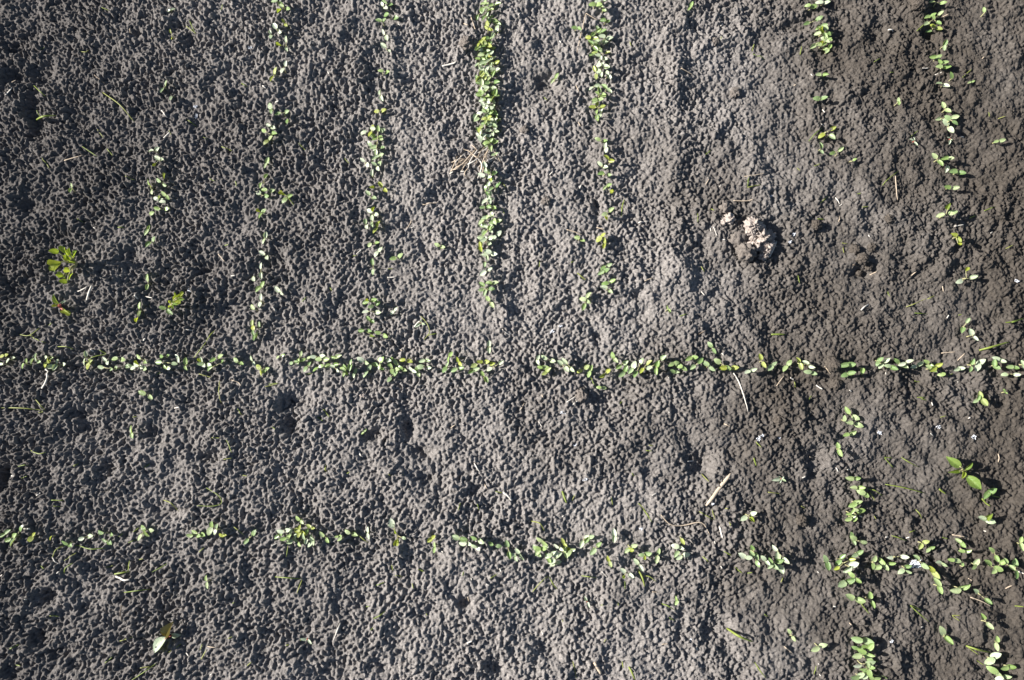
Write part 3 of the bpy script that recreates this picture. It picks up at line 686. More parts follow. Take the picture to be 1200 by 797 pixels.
LINES = {   # g thin green blade, G broad green blade, s straw, w bleached scrap, d dark twig
 (0, 0): 'g 475 35 512 50;g 375 240 400 243 413 235;g 480 432 560 490 628 570;g 158 400 190 430 215 452;g 885 95 900 130 915 158;g 872 125 915 158;g 455 605 485 645;g 385 685 455 732;g 500 695 528 728;g 200 740 240 795;g 868 555 918 590;g 950 640 975 657;g 1035 685 1085 705;g 1040 20 1033 50;G 168 560 200 545 260 540;g 170 515 190 548;g 195 232 215 228;g 1130 390 1153 405;w 30 445 55 410;s 55 385 75 375;w 765 645 793 618;g 790 610 805 635;w 755 515 785 552;s 610 125 608 155;s 300 750 390 725;d 440 350 490 390',
 (300, 0): 'g 205 675 232 703;g 410 735 436 765;g 1128 155 1150 143;w 870 310 935 293;w 1095 755 1112 745;w 30 400 45 412;w 335 335 342 345;s 1005 80 1030 155;s 970 110 1000 130;w 90 478 105 472;w 665 112 675 122;w 765 575 772 585',
 (600, 0): 'g 1130 210 1122 240;g 1125 255 1182 278;g 905 722 928 703;g 975 183 980 170;s 346 62 325 150 303 250;s 346 62 400 95;s 790 318 850 352;s 300 400 312 430;w 30 70 42 58;w 975 122 985 110;s 310 570 320 590;g 550 195 556 215;w 222 190 230 202;g 150 455 165 470',
 (900, 0): 'g 190 660 220 625 255 597;g 150 255 157 215;g 665 640 702 610;g 495 290 525 272;g 905 365 955 320;g 1075 555 1110 542;g 215 777 245 765;g 695 145 725 118;s 815 80 848 65;w 560 140 585 148;w 200 345 208 355;w 250 580 262 588;w 255 512 265 525;s 1000 275 1010 265;g 1030 525 1035 545;w 900 638 915 640;g 570 338 588 338;w 780 350 808 340;w 720 320 750 318;s 130 395 120 402;g 135 785 150 797',
 (0, 200): 'g 585 25 630 45;g 90 765 135 770 185 735;g 140 770 185 795;g 965 795 985 765 1005 747;g 245 712 228 722;g 1100 50 1108 75;w 365 565 395 550 412 541;w 428 538 415 570 405 605;w 868 742 905 748;w 680 588 712 595;w 1080 492 1098 490;w 630 580 645 600;g 375 230 388 242;s 1020 390 1050 425;w 670 795 680 782;g 985 42 1010 52;w 436 265 445 270;g 1050 350 1070 345;g 550 265 580 265',
 (300, 200): 'g 770 680 800 715 810 755 785 790;g 800 770 845 760;w 740 730 765 705 785 725;g 1148 55 1172 85;g 1150 175 1162 205;g 215 612 235 590;g 115 100 150 125 180 165;w 1150 740 1165 755 1190 770;s 780 160 855 150;w 725 268 740 262;w 615 500 650 497;w 470 390 492 370;g 345 545 355 560;w 905 15 920 5;w 955 2 975 5;g 620 460 640 458;g 450 400 470 395;s 705 275 730 230;w 85 640 98 660',
 (600, 200): 'g 525 135 515 170 512 215;s 255 275 300 288 330 302;g 305 478 345 512;w 590 245 640 235;g 868 200 868 240;g 885 448 897 472;s 1085 28 1140 20 1196 10;g 1105 35 1100 75;g 1100 78 1165 65;s 1035 140 1090 142 1125 136;w 942 262 958 305;w 980 320 1003 328;w 925 255 930 285;g 130 420 128 450;g 275 430 290 420;s 395 265 430 275;s 620 515 660 500;g 725 630 735 665;g 785 680 820 668;d 865 770 905 745;w 885 565 900 582;g 930 178 945 185;w 1164 240 1168 290;s 905 65 925 30;w 970 75 978 65;w 175 20 190 5;w 315 85 325 65',
 (900, 200): 'g 530 75 555 45 612 0;s 595 25 600 85 603 145;w 315 125 335 155;w 348 155 335 165;s 335 215 330 240;g 245 150 280 120;g 645 637 690 620 725 603;g 745 600 775 585;g 685 665 715 667 745 670;w 435 652 452 635 470 625;G 1105 710 1150 705 1196 690;g 1010 188 1060 168;g 940 222 970 210;g 1110 365 1145 347;g 140 490 148 525;w 40 330 25 365 5 405;s 670 490 695 470;g 232 225 262 227;g 345 338 372 342;g 560 565 565 590;g 350 360 355 385;G 15 765 80 765;w 835 690 845 675;g 415 110 435 105;g 440 170 470 168;w 870 260 915 252;w 1040 292 1050 285;w 470 300 475 310;d 395 440 430 450;s 815 540 820 565;g 890 675 905 672;s 470 490 500 475',
 (0, 400): 'g 5 310 100 312 205 322;g 165 270 190 300 215 325;g 210 325 185 335;g 400 100 440 72 500 60;g 465 40 505 62;g 1030 185 1022 235 1035 290;g 930 152 990 170;g 905 78 935 40 965 0;g 270 25 310 25 345 38;w 228 130 215 185 195 220;g 1060 460 1082 520;g 1045 552 1085 545;g 990 450 1028 452;g 965 685 1020 720 1035 755 995 770 920 768;g 765 742 800 757 835 795;g 240 742 300 743;g 145 510 180 525 215 518;g 85 585 115 578 135 582;g 1110 315 1132 345;s 1080 180 1110 190 1135 210;g 675 590 700 572;w 425 35 438 48;g 345 585 368 570;w 650 15 660 28;g 195 0 215 8;g 125 630 100 640;g 1130 625 1155 630;w 815 312 840 308;g 735 155 750 145;g 250 770 285 772;w 55 628 70 630;w 178 720 188 708;g 620 355 640 350',
 (300, 400): 'g 45 212 105 197;g 60 200 105 195;g 315 318 345 355;g 290 355 315 372;g 230 155 265 148;g 425 618 438 610;g 945 790 955 755;g 1035 760 1042 790;g 1120 702 1150 708;w 1155 705 1180 725 1196 745;s 660 30 685 45;s 910 405 930 390;w 1020 570 1045 610;w 520 340 532 328;w 480 515 490 535;G 325 580 328 610;s 1065 660 1080 690;g 75 400 95 412;g 680 625 690 620;w 435 760 440 752;g 620 620 628 630',
 (600, 400): 'W 1035 148 1060 190 1085 260 1102 328;G 235 700 255 755;g 280 745 295 715;g 465 730 470 765;g 590 757 605 770 625 795;g 885 620 920 655;g 1140 470 1165 495;G 1130 545 1142 582;g 995 780 1015 782;g 625 510 655 513;g 640 485 660 488;g 370 170 388 215;s 990 385 1020 400;w 255 285 300 255;w 280 300 310 275;g 505 290 515 280;w 125 375 140 400;w 820 562 848 558;w 655 720 675 710;g 560 615 570 630;w 730 170 740 168;w 730 330 738 332;w 980 55 990 65;s 40 320 60 285;s 140 250 150 275',
 (900, 400): 'g 545 542 580 545;g 545 545 585 590;g 620 540 660 565 705 588;g 548 668 640 685 733 710;G 985 42 1050 25 1125 3;g 695 262 735 262;g 715 268 740 275;g 805 355 832 348;s 40 208 75 160;g 190 275 200 255;g 120 190 128 215;s 810 55 870 50;G 800 690 830 712;g 465 690 500 697 535 722;g 475 705 500 745;g 0 705 60 712;s 1075 525 1080 545 1075 565;g 155 770 175 780;g 685 185 705 190;g 840 160 860 150;s 265 115 280 135 295 155;w 225 205 255 225;w 105 170 118 178;w 550 145 552 155;w 370 600 380 598;W 318 590 325 610;w 765 285 770 300;w 935 362 945 355;w 885 190 890 190;s 885 90 920 55;g 1040 720 1085 730;G 1000 735 1030 768;w 380 228 390 234;w 760 430 770 440;s 195 540 210 545;w 160 638 175 632',
 (0, 597): 'g 300 170 260 190 245 225;w 245 225 258 245 285 255;g 300 300 305 275 340 250;g 360 165 420 185 495 180;g 300 240 360 200;G 535 302 570 296 610 289;g 600 285 605 240;g 710 292 750 272 785 250;g 580 388 640 380 705 372;g 235 495 285 497;g 620 795 680 755 740 712;g 660 738 700 735;g 490 718 530 685;g 560 615 632 592;g 45 652 90 630;d 570 445 562 480 568 520;g 780 670 800 660;g 830 640 845 628;g 935 655 945 630;g 940 700 965 655;g 1155 730 1175 712;g 1070 600 1085 595;g 600 155 640 140;g 625 105 650 85;g 550 130 575 112;g 930 200 955 178;g 1090 80 1110 95 1140 120;s 970 640 1000 645 1030 640;w 550 310 575 330 605 328;g 190 262 205 278;w 0 315 10 305;w 265 300 275 290;w 1095 335 1115 322;w 120 88 140 92;w 115 420 125 422;g 500 270 528 262;w 870 670 880 685;g 1085 440 1100 430;w 980 775 990 768;g 0 740 15 735;w 155 115 165 122;g 650 235 668 230;g 75 725 95 732',
 (300, 597): 'g 150 170 142 220;g 90 315 150 320 215 325;g 215 330 190 395;W 395 530 380 565 362 612;g 550 510 580 495 605 475;g 515 455 530 452;g 635 260 640 285;g 650 308 685 312;g 560 355 600 340;g 475 115 500 138 525 155;g 1095 322 1130 300;g 535 565 550 550;g 965 310 970 290;g 760 280 785 290;g 730 345 735 370;w 75 170 98 158;w 240 605 258 622;g 210 608 225 602;w 985 625 1010 615;w 1075 348 1090 355;w 1005 320 1008 330;w 865 195 875 200;w 380 368 392 378;g 140 635 155 632;w 870 575 875 585;g 795 485 802 492;w 1140 275 1145 290;s 990 410 995 430',
 (600, 597): 'D 695 25 740 70 800 75 885 62 925 120;g 90 55 130 65 152 100;g 95 385 140 335 172 310;g 175 315 190 345 212 372;g 325 310 360 315 395 320;w 420 290 445 318;G 590 282 610 320 620 360;g 620 310 645 315 675 338;g 528 335 528 372;g 700 440 730 452 760 470;G 1003 555 1060 592 1125 618;g 1135 715 1160 755 1185 785;S 385 715 415 768;g 285 710 300 785;G 545 735 560 760 575 795;w 338 408 350 430;w 352 435 362 458;g 615 0 635 28 655 62;g 1040 268 1075 298;g 990 195 1025 215;g 890 220 920 245;w 970 80 985 135;g 875 10 945 50;g 935 0 945 45;g 735 505 760 520;g 515 710 520 740;s 655 385 680 387;g 415 448 428 443;g 1180 490 1196 500;w 945 145 950 160;w 975 265 982 275;w 235 35 242 28;g 1100 298 1122 295;s 310 590 316 605;w 140 570 145 585;w 860 640 865 660;g 495 435 498 450;g 1015 60 1018 78;s 700 630 730 628;g 430 620 440 605;g 235 515 238 525',
 (900, 597): 'g 575 122 610 132 650 148;g 665 450 710 490 755 527;g 665 448 720 472;g 860 495 900 495;g 862 498 890 518;g 925 637 985 680;G 925 637 980 655 1040 668;g 975 705 1003 725;g 690 0 710 22 720 45;g 435 440 475 490;s 75 640 115 672;s 945 410 1000 430 1045 455;g 1150 450 1196 455;g 500 705 515 712;g 655 105 688 98;g 815 130 840 138;s 860 118 930 130;s 930 320 955 333;g 225 730 215 770;g 60 340 70 318;w 305 452 318 455;w 232 718 240 725;w 550 130 560 128;w 645 135 660 128;w 1005 100 1018 102;w 240 770 248 778;w 425 30 440 35;w 1170 290 1195 300;s 1110 370 1135 355;g 470 388 482 410;s 380 530 395 545;w 715 550 725 548;w 230 290 238 296;g 495 30 505 45;g 400 25 410 30'}

def build_lines():
    pend = {}
    for (ox, oy), text in LINES.items():
        for part in text.split(';'):
            t = part.split()
            k, v = t[0], [float(a) for a in t[1:]]
            px = [(ox + v[i] / Z, oy + v[i + 1] / Z) for i in range(0, len(v), 2)]
            ln = sum(math.dist(a, b) for a, b in zip(px[:-1], px[1:]))
            mx, my = px[len(px) // 2]
            lm = nearest(mx, my)
            if k == 'D':
                o = strand('curved_twig', px, 0.7, M_DARKTWIG if False else M_STRAW, 0.002, 6, 1.0)
                tag(o, 'long curved brown twig lying across the soil above the lower cross row', 'twig'); continue
            if k == 'S':
                o = strand('straw_stub', px, 1.6, M_STRAW, 0.001, 6, 0.7, 0.9)
                tag(o, 'short thick tan straw stub lying on soil below the lower cross row', 'straw'); continue
            if k == 'W':
                o = strand('root_strand', px, 0.75, M_WHITE, 0.0015, 6, 1.0)
                tag(o, 'pale %s strand lying on the soil near the %s' % ('long' if ln > 30 else 'short', lm), 'root', 'pale root strands'); continue
            if k == 'd':
                o = strand('dark_twig', px, 0.7, M_DARKTWIG, 0.003, 5, 1.0)
                tag(o, 'thin dark twig half buried in soil near the %s' % lm, 'twig', 'dark twigs'); continue
            dx, dy = abs(px[-1][0] - px[0][0]), abs(px[-1][1] - px[0][1])
            lie = 'crosswise to the seed rows' if dx > 2.2 * dy else 'along the seed rows' if dy > 2.2 * dx else 'slantwise'
            size = 'tiny' if ln < 8 else 'short' if ln < 16 else 'long'
            if k in 'gG':
                shape = 'bent' if len(px) > 2 else 'straight'
                o = strand('grass_blade', px, (0.62 if k == 'g' else 1.25) * rng.uniform(0.8, 1.15), M_GRASS, min(0.006, ln * 0.0002 + rng.uniform(0, 0.0015)), 5, 0.55, 0.3)
                tag(o, '%s %s%s green grass blade %s near the %s' % (size, 'broad ' if k == 'G' else 'thin ', shape, lie, lm), 'grass blade', 'grass blades strewn over the bed')
            elif k == 's':
                o = strand('straw', px, 0.62 * rng.uniform(0.85, 1.2), M_STRAW, 0.0015, 5, 0.8)
                tag(o, '%s dry tan straw lying %s near the %s' % (size, lie, lm), 'straw', 'dry straws on the bed')
            else:
                o = strand('bleached_scrap', px, rng.uniform(0.55, 0.95) if ln < 14 else 1.25, M_WHITE, 0.0012, 5, 0.6, 0.7)
                tag(o, '%s bleached white plant scrap lying %s near the %s' % (size, lie, lm), 'plant scrap', 'bleached plant scraps on the bed')
build_lines()

# weathered stick
def build_stick():
    a, b = (600 + 905 / Z, 400 + 768 / Z), (600 + 1020 / Z, 400 + 618 / Z)
    pts = []
    for i in range(9):
        t = i / 8
        q = at(a[0] + (b[0] - a[0]) * t, a[1] + (b[1] - a[1]) * t, 0.004)
        q.z = 0
        pts.append(q)
    z0 = max(ground(p.x, p.y) for p in pts) + 0.0006
    for i, p in enumerate(pts): p.z = z0 + 0.0008 * math.sin(i)
    rad = [0.0009, 0.0017, 0.0020, 0.0021, 0.0020, 0.0022, 0.0021, 0.0019, 0.0012]
    vs, fs = tube_data([p - pts[0] for p in pts], rad, 9, 0.7)
    r = random.Random(3)
    vs = [v + Vector((r.uniform(-1, 1), r.uniform(-1, 1), r.uniform(-1, 1))) * 0.0002 for v in vs]
    o = link('stick', mesh_from('stick', vs, fs, M_WOOD))
    o.location = pts[0]
    tag(o, 'weathered tan wooden stick lying slantwise on the soil by a dark hollow', 'stick')
build_stick()

# ------------------------------------------------------------------ clods
import bmesh
def clod(px, py, r, mat, label, name='soil_clod', squash=(1, 1, 0.7), rough=0.35, seed=0, group=None, sub=4, sink=0.25):
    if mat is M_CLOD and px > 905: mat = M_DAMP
    bm = bmesh.new()
    bmesh.ops.create_icosphere(bm, subdivisions=sub, radius=1.0)
    co = np.array([v.co[:] for v in bm.verts])
    n1 = perlin(co[:, 0] * 1.3 + seed * 7, co[:, 1] * 1.3 + co[:, 2] * 1.7, 60)
    n2 = perlin(co[:, 0] * 3.1 + co[:, 2] * 2.3, co[:, 1] * 3.1 + seed * 5, 61)
    n3 = perlin(co[:, 0] * 7 + co[:, 2] * 5 + seed, co[:, 1] * 7 - co[:, 2] * 4, 62)
    f = 1 + rough * (0.9 * n1 + 0.8 * n2 + 0.8 * n3)
    for v, k in zip(bm.verts, f):
        v.co = Vector((v.co.x * squash[0], v.co.y * squash[1], v.co.z * squash[2])) * float(k) * r
    me = bpy.data.meshes.new(name)
    bm.to_mesh(me); bm.free()
    me.polygons.foreach_set('use_smooth', [True] * len(me.polygons))
    me.materials.append(mat)
    o = link(name, me)
    q = at(px, py, 0.003)
    o.location = (q.x, q.y, ground(q.x, q.y) + r * squash[2] * (0.8 - sink))
    o.rotation_euler = (0, 0, seed * 1.3)
    tag(o, label, 'clod', group)
    return o

def pale_clod():
    """a crumbled pale crust: one body of fused porous lumps"""
    root = empty('pale_clod', at(888, 280, 0.0))
    root.location.z = ground(root.location.x, root.location.y)
    tag(root, 'pale porous broken clod lying beside a round grey clod', 'clod')
    L = [(880, 267, 5.5, 1.0), (886, 274, 6, 1.1), (879, 272, 4.5, .8), (893, 279, 6, 1.0), (901, 277, 5, .9), (887, 287, 5.5, .9), (898, 289, 4.5, .8), (883, 283, 4.5, .8), (903, 283, 3.5, .7), (892, 270, 4, .7), (897, 296, 4.2, .7), (894, 301, 3.2, .6)]
    for i, (px, py, r, zz) in enumerate(L):
        o = clod(px, py, r * 0.00125, M_PALE, None, 'lump', (1, 1, 0.9), 0.85, i + 3, None, 4, 0.1)
        if 'category' in o: del o['category']
        w = o.location.copy()
        o.parent = root
        o.location = w - root.location
    return root
pale_clod()
clod(873, 297, 0.0105, M_CLOD, 'round grey clod with a pitted top touching the pale broken clod', squash=(1, 0.95, 0.8), rough=0.42, seed=2, group='clods by the pale crust')
clod(864, 279, 0.0125, M_CLOD, 'large dark buried clod between the round clod and a pale crumb', squash=(1, 1.1, 0.55), rough=0.3, seed=5, group='clods by the pale crust')
clod(853, 258, 0.0058, M_PALE, 'small pale crumb of crust above the dark buried clod', squash=(1, 1, 0.7), rough=0.6, seed=6, group='clods by the pale crust')
clod(846, 262, 0.0035, M_PALE, 'tiny pale crumb next to the small pale crust crumb', squash=(1, 1, 0.7), rough=0.6, seed=7, group='clods by the pale crust')
clod(848, 246, 0.0065, M_CLOD, 'small grey clod beside a fallen straw above the pale crumb', squash=(1, 1, 0.6), rough=0.5, seed=8, group='clods by the pale crust')
clod(975, 427, 0.0085, M_CLOD, 'brown rounded clod sitting in the long cross row', squash=(1, 0.9, 0.65), rough=0.35, seed=9)
clod(981, 450, 0.0062, M_CLOD, 'small brown clod just below the long cross row', squash=(1.1, 0.9, 0.6), rough=0.4, seed=10)
clod(682, 463, 0.0075, M_CLOD, 'crumbled grey clod with white scraps below the long cross row', squash=(1, 1, 0.6), rough=0.45, seed=11)
for i, (px, py, r) in enumerate([(1010, 304, .0065), (1020, 311, .005), (1003, 292, .006), (1021, 290, .0048), (1012, 318, .004)]):
    clod(px, py, r, M_CLOD, ['largest crumb of the crumbled clod on dark soil', 'crumb at the shadowed edge of the crumbled clod', 'smooth crumb at the upper end of the crumbled clod', 'rounded crumb topping the crumbled clod', 'smallest crumb of the crumbled clod with a dry scrap'][i],
         squash=(1, 1, 0.7), rough=0.4, seed=12 + i, group='crumbs of the crumbled clod')
for i, (px, py, r) in enumerate([(547, 52, .0075), (1073, 8, .010), (838, 48, .005), (862, 108, .006), (615, 152, .005), (775, 430, .005), (423, 463, .0042), (940, 610, .006), (640, 235, .005), (912, 492, .005), (1040, 258, .005), (955, 265, .0055)]):
    clod(px, py, r, M_PALE if i == 6 else M_CLOD, ('pale' if i == 6 else 'grey') + ' small clod half sunk in the bed near the ' + nearest(px, py), squash=(1, 1, 0.6), rough=0.45, seed=30 + i, group='small clods on the bed')

# ------------------------------------------------------------------ dry root tuft in the dense row
def root_tuft():
    c = at(556, 188, 0.004)
    root = empty('dry_root_tuft', c)
    root.location.z = ground(c.x, c.y)
    tag(root, 'tuft of dry tan roots and stalks beside the dense seed row', 'root tuft')
    S = [(563, 172, 552, 188, 548, 198), (568, 172, 560, 182, 556, 198), (572, 176, 566, 188, 562, 200), (558, 176, 548, 184, 536, 197), (574, 172, 564, 178, 550, 182),
         (549, 190, 540, 194, 528, 200), (548, 189, 541, 188, 534, 194), (536, 184, 532, 192, 527, 203), (545, 180, 535, 190, 531, 197), (540, 182, 537, 190, 534, 199), (550, 186, 544, 196, 540, 201),
         (570, 180, 568, 190, 565, 203), (565, 183, 556, 190, 545, 193), (576, 170, 570, 178, 566, 184), (575, 184, 570, 186, 560, 196), (552, 178, 556, 184, 566, 186), (560, 186, 564, 194, 559, 212),
         (546, 186, 536, 187, 530, 191), (541, 192, 535, 198, 529, 199), (549, 195, 545, 204, 552, 210), (581, 184, 576, 187, 569, 190), (554, 183, 550, 177, 544, 175), (562, 179, 556, 173, 552, 170), (580, 178, 584, 184, 588, 190)]
    for i, q in enumerate(S):
        px = [(q[k] + rng.uniform(-1, 1), q[k + 1] + rng.uniform(-1, 1)) for k in (0, 2, 4)]
        o = strand('dry_stalk', px, rng.uniform(0.45, 0.85), M_STRAW if i % 4 else M_WHITE, rng.uniform(0.002, 0.006), 5, 0.9)
        w = o.location.copy()
        o.parent = root
        o.location = w - root.location
root_tuft()

# ------------------------------------------------------------------ weeds
LOBED = leaf_mesh('lobed_leaf', M_WEED, 'lobed', 14, 0.15, 0.25, 0.3, 41)
HEART = leaf_mesh('heart_leaf', M_WEED, 'heart', 8, 0.1, 0.3, 0.25, 42)
HEARTY = leaf_mesh('heart_leaf', M_YOUNG, 'heart', 8, 0.1, 0.3, 0.2, 43)
BROAD = leaf_mesh('broad_leaf', M_BROAD, 'lance', 9, 0.05, 0.35, 0.25, 44)
GLAUC = leaf_mesh('glaucous_leaf', M_GLAUC, 'lance', 9, 0.1, 0.12, 0.25, 45)
BRONZE = leaf_mesh('bronze_leaf', M_BRONZE, 'lance', 9, 0.1, 0.6, 0.2, 46)
OVALG = leaf_mesh('oval_leaf', M_WEED, 'oval', 7, 0.15, 0.2, 0.25, 47)

def weed(name, label, foot_px, leaves, stem_mat=M_STEM, stalk_r=0.0006, cat='weed'):
    """leaves: (part name, mesh, base px, tip px, base height, tip height, width / length, roll degrees)"""
    f = at(*foot_px, 0.0)
    f.z = ground(f.x, f.y)
    f = at(*foot_px, f.z)
    root = empty(name, f)
    tag(root, label, cat)
    for nm, mesh, b, t, zb, zt, wl, roll in leaves:
        B, T = at(b[0], b[1], f.z + zb), at(t[0], t[1], f.z + zt)
        d = T - B
        o = link(nm, mesh, root)
        o.matrix_local = leaf_matrix(f, B, d, d.length, d.length * wl, math.radians(roll))
        midp = f.lerp(B, 0.5) + Vector((0, 0, 0.25 * zb))
        pts = smooth_line([f - Vector((0, 0, 0.002)), midp, B + d * 0.06], 4)
        vs, fs = tube_data([p - f for p in pts], [stalk_r * (1.3 - 0.6 * i / (len(pts) - 1)) for i in range(len(pts))], 5)
        link('stalk', mesh_from('stalk', vs, fs, stem_mat), root)
    return root

def zt(x, y, ox=30, oy=270, z=7.97): return (ox + x / z, oy + y / z)
weed('lobed_weed', 'bushy yellow-green weed with lobed leaves casting a dark shadow on bare soil', (90, 309), [
    ('lobed_leaf', HEARTY, zt(335, 300), zt(215, 340), .028, .034, 1.05, -10), ('lobed_leaf', HEART, zt(320, 295), zt(245, 390), .026, .030, 0.7, 10),
    ('oval_leaf', OVALG, zt(310, 205), zt(215, 190), .022, .030, 0.62, 0), ('lobed_leaf', HEART, zt(400, 235), zt(345, 150), .022, .036, 0.72, -15),
    ('lobed_leaf', LOBED, zt(445, 250), zt(395, 170), .018, .030, 0.55, -20), ('lobed_leaf', HEARTY, zt(430, 265), zt(345, 255), .020, .027, 0.8, 0), ('oval_leaf', OVALG, zt(460, 240), zt(468, 190), .014, .022, 0.5, -20),
    ('lobed_leaf', HEARTY, zt(415, 385), zt(355, 360), .016, .024, 0.8, 10), ('lobed_leaf', HEART, zt(370, 440), zt(285, 400), .018, .026, 0.65, 15), ('oval_leaf', OVALG, zt(390, 485), zt(310, 470), .014, .020, 0.7, 10),
    ('oval_leaf', OVALG, zt(350, 430), zt(300, 445), .020, .022, 0.6, 25), ('lobed_leaf', LOBED, zt(470, 300), zt(400, 300), .012, .020, 0.6, 0), ('lobed_leaf', LOBED, zt(440, 400), zt(395, 470), .010, .014, 0.4, 20),
    ('oval_leaf', OVALG, zt(420, 280), zt(375, 225), .020, .028, 0.6, -10)], M_STEM, 0.0008)

def tp(ox, oy): return lambda x, y: (ox + x / Z, oy + y / Z)
q = tp(0, 200)
feather = []
for i, (x, y, a, b) in enumerate([(800, 625, 790, 605), (805, 622, 815, 600), (812, 615, 822, 585), (818, 610, 838, 582), (822, 606, 852, 578), (825, 608, 858, 600), (815, 615, 845, 615), (808, 620, 830, 625), (800, 630, 788, 640), (828, 590, 815, 568), (840, 592, 858, 568), (805, 628, 808, 645)]):
    feather.append(('feathery_leaf', LOBED if i % 2 else HEARTY, q(x, y), q(a, b), .008 + .0008 * i, .012 + .0009 * i, 0.5, rng.uniform(-20, 20)))
weed('feathery_weed', 'small yellow-green feathery weed with two oval seed leaves beside the thin seed row', q(806, 632),
     [('seed_leaf', COTY['bright green'][0], q(775, 645), q(740, 636), .006, .008, 0.55, 0), ('seed_leaf', COTY['deep green'][1], q(780, 650), q(806, 672), .006, .008, 0.55, 0)] + feather, M_STEM, 0.0004)
weed('red_stemmed_weed', 'red-stemmed seedling with narrow upright leaves below the lobed weed', q(282, 640),
     [('narrow_leaf', BROAD, q(278, 625), q(245, 578), .006, .013, 0.42, -25), ('narrow_leaf', GLAUC, q(286, 622), q(305, 608), .006, .010, 0.35, 0), ('young_leaf', YOUNG[0], q(295, 648), q(320, 665), .003, .006, 0.6, 10),
      ('young_leaf', YOUNG[1], q(300, 655), q(330, 672), .002, .004, 0.6, 0), ('young_leaf', YOUNG[0], q(272, 632), q(240, 634), .003, .004, 0.4, 0)], M_RED, 0.0011)
q = tp(0, 597)
weed('glaucous_weed', 'weed with one big pale grey-green leaf and upright bronze leaves', q(790, 598),
     [('pale_leaf', GLAUC, q(775, 600), q(710, 670), .010, .008, 0.58, 28), ('bronze_leaf', BRONZE, q(790, 588), q(803, 528), .005, .016, 0.52, -25), ('bronze_leaf', BRONZE, q(785, 585), q(748, 572), .004, .008, 0.35, 10), ('pale_leaf', GLAUC, q(800, 588), q(843, 588), .005, .008, 0.45, 0),
      ('bronze_leaf', BRONZE, q(790, 598), q(785, 610), .004, .007, 0.5, 0)], M_RED, 0.0010)
q = tp(900, 400)
weed('broad_leaved_weed', 'weed with two large folded oval green leaves opposite small narrow ones', q(907, 602),
     [('broad_leaf', BROAD, q(900, 588), q(834, 540), .013, .012, 0.52, -18), ('broad_leaf', BROAD, q(928, 630), q(998, 692), .007, .014, 0.60, 18), ('narrow_leaf', OVALG, q(918, 598), q(958, 568), .008, .013, 0.34, 0), ('narrow_leaf', OVALG, q(895, 605), q(845, 612), .006, .008, 0.28, 0),
      ('young_leaf', YOUNG[0], q(910, 608), q(905, 642), .005, .007, 0.42, 0), ('bronze_leaf', BRONZE, q(908, 600), q(928, 608), .006, .009, 0.35, 0)], M_STEM, 0.0008)
q = tp(300, 597)
weed('long_stalked_seedling', 'spindly seedling with spread leaves on long pale stalks', q(663, 122),
     [('pale_leaf', COTY['pale'][0], q(638, 78), q(628, 42), .012, .014, 0.75, 0), ('young_leaf', YOUNG[1], q(660, 138), q(652, 172), .009, .012, 0.8, 0), ('pale_leaf', COTY['pale'][2], q(682, 130), q(700, 138), .010, .011, 0.7, 0),
      ('pale_leaf', COTY['pale'][1], q(648, 80), q(615, 72), .012, .013, 0.5, 0), ('young_leaf', YOUNG[0], q(655, 112), q(648, 96), .010, .012, 0.4, 0), ('young_leaf', YOUNG[0], q(668, 145), q(645, 150), .009, .011, 0.7, 0)], M_STEM, 0.0005, 'seedling')
for (ox, oy, lv, lab) in [(300, 200, [(770, 712, 742, 732), (772, 712, 790, 720), (770, 712, 768, 695)], 'tiny red-centred pale weed star between the third and dense seed rows'),
                          (900, 0, [(680, 662, 662, 648), (680, 662, 700, 680), (682, 660, 680, 640)], 'tiny red-stemmed weed star between the gappy and last seed rows'),
                          (600, 597, [(350, 430, 338, 405), (352, 432, 362, 460)], 'tiny red-centred pale seedling below the lower cross row'),
                          (300, 597, [(240, 606, 205, 606), (242, 606, 260, 630)], 'tiny red-centred seedling with one white leaf near the glaucous weed'),
                          (900, 0, [(850, 650, 838, 640), (850, 650, 862, 655), (848, 652, 846, 675)], 'tiny pinkish weed star within the last seed row'),
                          (900, 400, [(60, 640, 20, 650), (60, 640, 85, 655), (58, 642, 55, 665), (60, 640, 50, 630), (62, 642, 75, 632)], 'small withered pale star-shaped weed near the curved brown twig')]:
    q = tp(ox, oy)
    weed('tiny_weed', lab, q(*lv[0][:2]), [('narrow_leaf', GLAUC if i % 2 == 0 else COTY['pale'][0], q(a, b), q(c, d), .003, .005, 0.4, 0) for i, (a, b, c, d) in enumerate(lv)], M_RED, 0.0009)

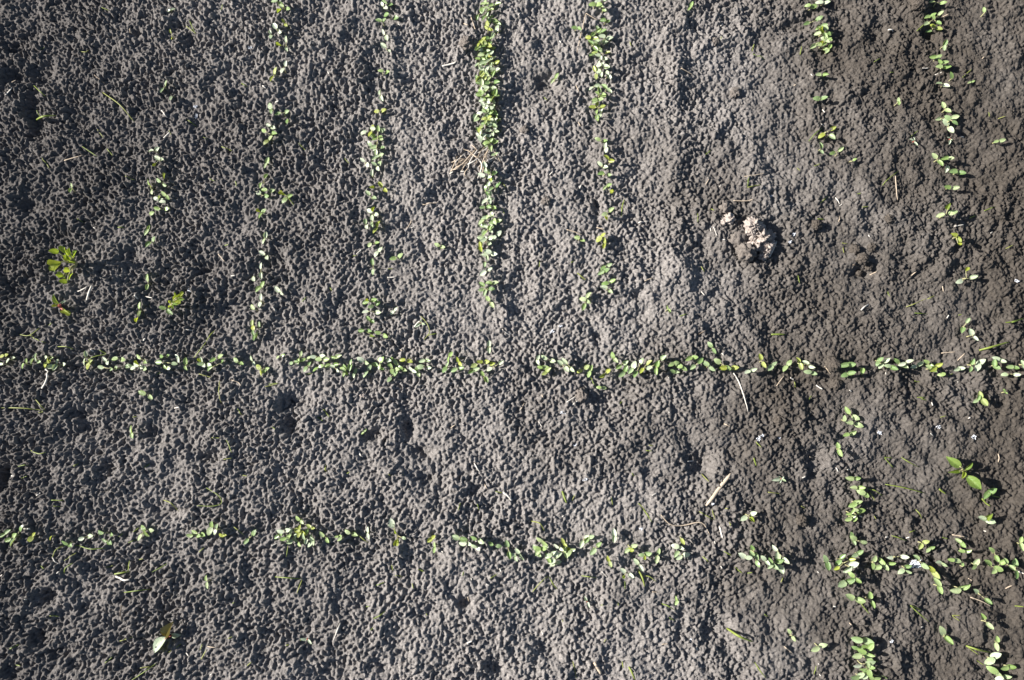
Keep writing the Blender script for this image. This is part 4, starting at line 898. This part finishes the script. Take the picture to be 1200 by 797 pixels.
# ------------------------------------------------------------------ white fluff and mouldy specks
def fluff(px, py, r, label, n, seed, name='white_fluff'):
    rr = random.Random(seed)
    c = at(px, py, 0.004)
    c.z = ground(c.x, c.y)
    vs, fs = [], []
    for i in range(n):
        a, d = rr.uniform(0, 6.28), r * math.sqrt(rr.random())
        p = Vector((d * math.cos(a), d * math.sin(a) * 0.7, rr.uniform(0.0005, 0.35 * r)))
        e = Vector((rr.uniform(-1, 1), rr.uniform(-1, 1), rr.uniform(-0.2, 0.7))).normalized() * r * rr.uniform(0.25, 0.7)
        v, f = tube_data([p, p + e * 0.5 + Vector((0, 0, r * 0.05)), p + e], [0.0004, 0.0005, 0.0002], 4, 1.0, len(vs))
        vs += v; fs += f
    o = link(name, mesh_from(name, vs, fs, M_FLUFF))
    o.location = c
    return tag(o, label, 'fluff', 'bits of white fluff on the soil')
fluff(1076, 663, 0.0065, 'largest bit of white fluff, lying in the lower cross row', 90, 1)
for i, (x, y, r) in enumerate([(227, 122, .003), (226, 133, .0028), (929, 275, .003), (925, 284, .0025), (915, 513, .0022), (890, 514, .0038), (895, 511, .003), (660, 484, .003), (675, 522, .0026), (686, 562, .0026), (1146, 512, .003), (1103, 500, .0026), (1032, 507, .0024), (647, 388, .0026), (657, 382, .0022),
                               (812, 751, .003), (903, 230, .002), (219, 338, .003), (1195, 328, .003), (1045, 752, .0022), (293, 55, .0025), (752, 620, .002), (835, 590, .002)]):
    fluff(x, y, r, 'small bluish white speck of fluff on soil near the ' + nearest(x, y), 14, i + 5)

# ------------------------------------------------------------------ loose crumbs too many to count
def crumbs():
    bm = bmesh.new()
    bmesh.ops.create_icosphere(bm, subdivisions=1, radius=1.0)
    bv = np.array([v.co[:] for v in bm.verts]); bf = np.array([[v.index for v in f.verts] for f in bm.faces])
    bm.free()
    n = 9000
    r = np.random.default_rng(8)
    x = r.uniform(-0.72, 0.72, n); y = r.uniform(-0.43, 0.49, n)
    dens = 0.35 + 0.65 * np.clip(0.5 + 1.4 * perlin(x / 0.12, y / 0.12, 91), 0, 1)
    ok = r.random(n) < dens
    x, y = x[ok], y[ok]; n = len(x)
    z = np.array([ground(a, b) for a, b in zip(x, y)])
    s = 0.0007 + 0.0013 * r.random(n) ** 3
    jit = 1 + 0.35 * (r.random((n, len(bv), 1)) - 0.5)
    sc = s[:, None, None] * (0.75 + 0.5 * r.random((n, 1, 3)))
    V = bv[None] * jit * sc + np.stack([x, y, z + s * 0.35], -1)[:, None, :]
    F = (bf[None] + (np.arange(n) * len(bv))[:, None, None]).reshape(-1, 3)
    me = mesh_from('soil_crumbs', V.reshape(-1, 3).tolist(), F.tolist(), M_SOIL)
    tag(link('soil_crumbs', me), 'loose grey soil crumbs scattered over the bed', 'crumbs', kind='stuff')
crumbs()
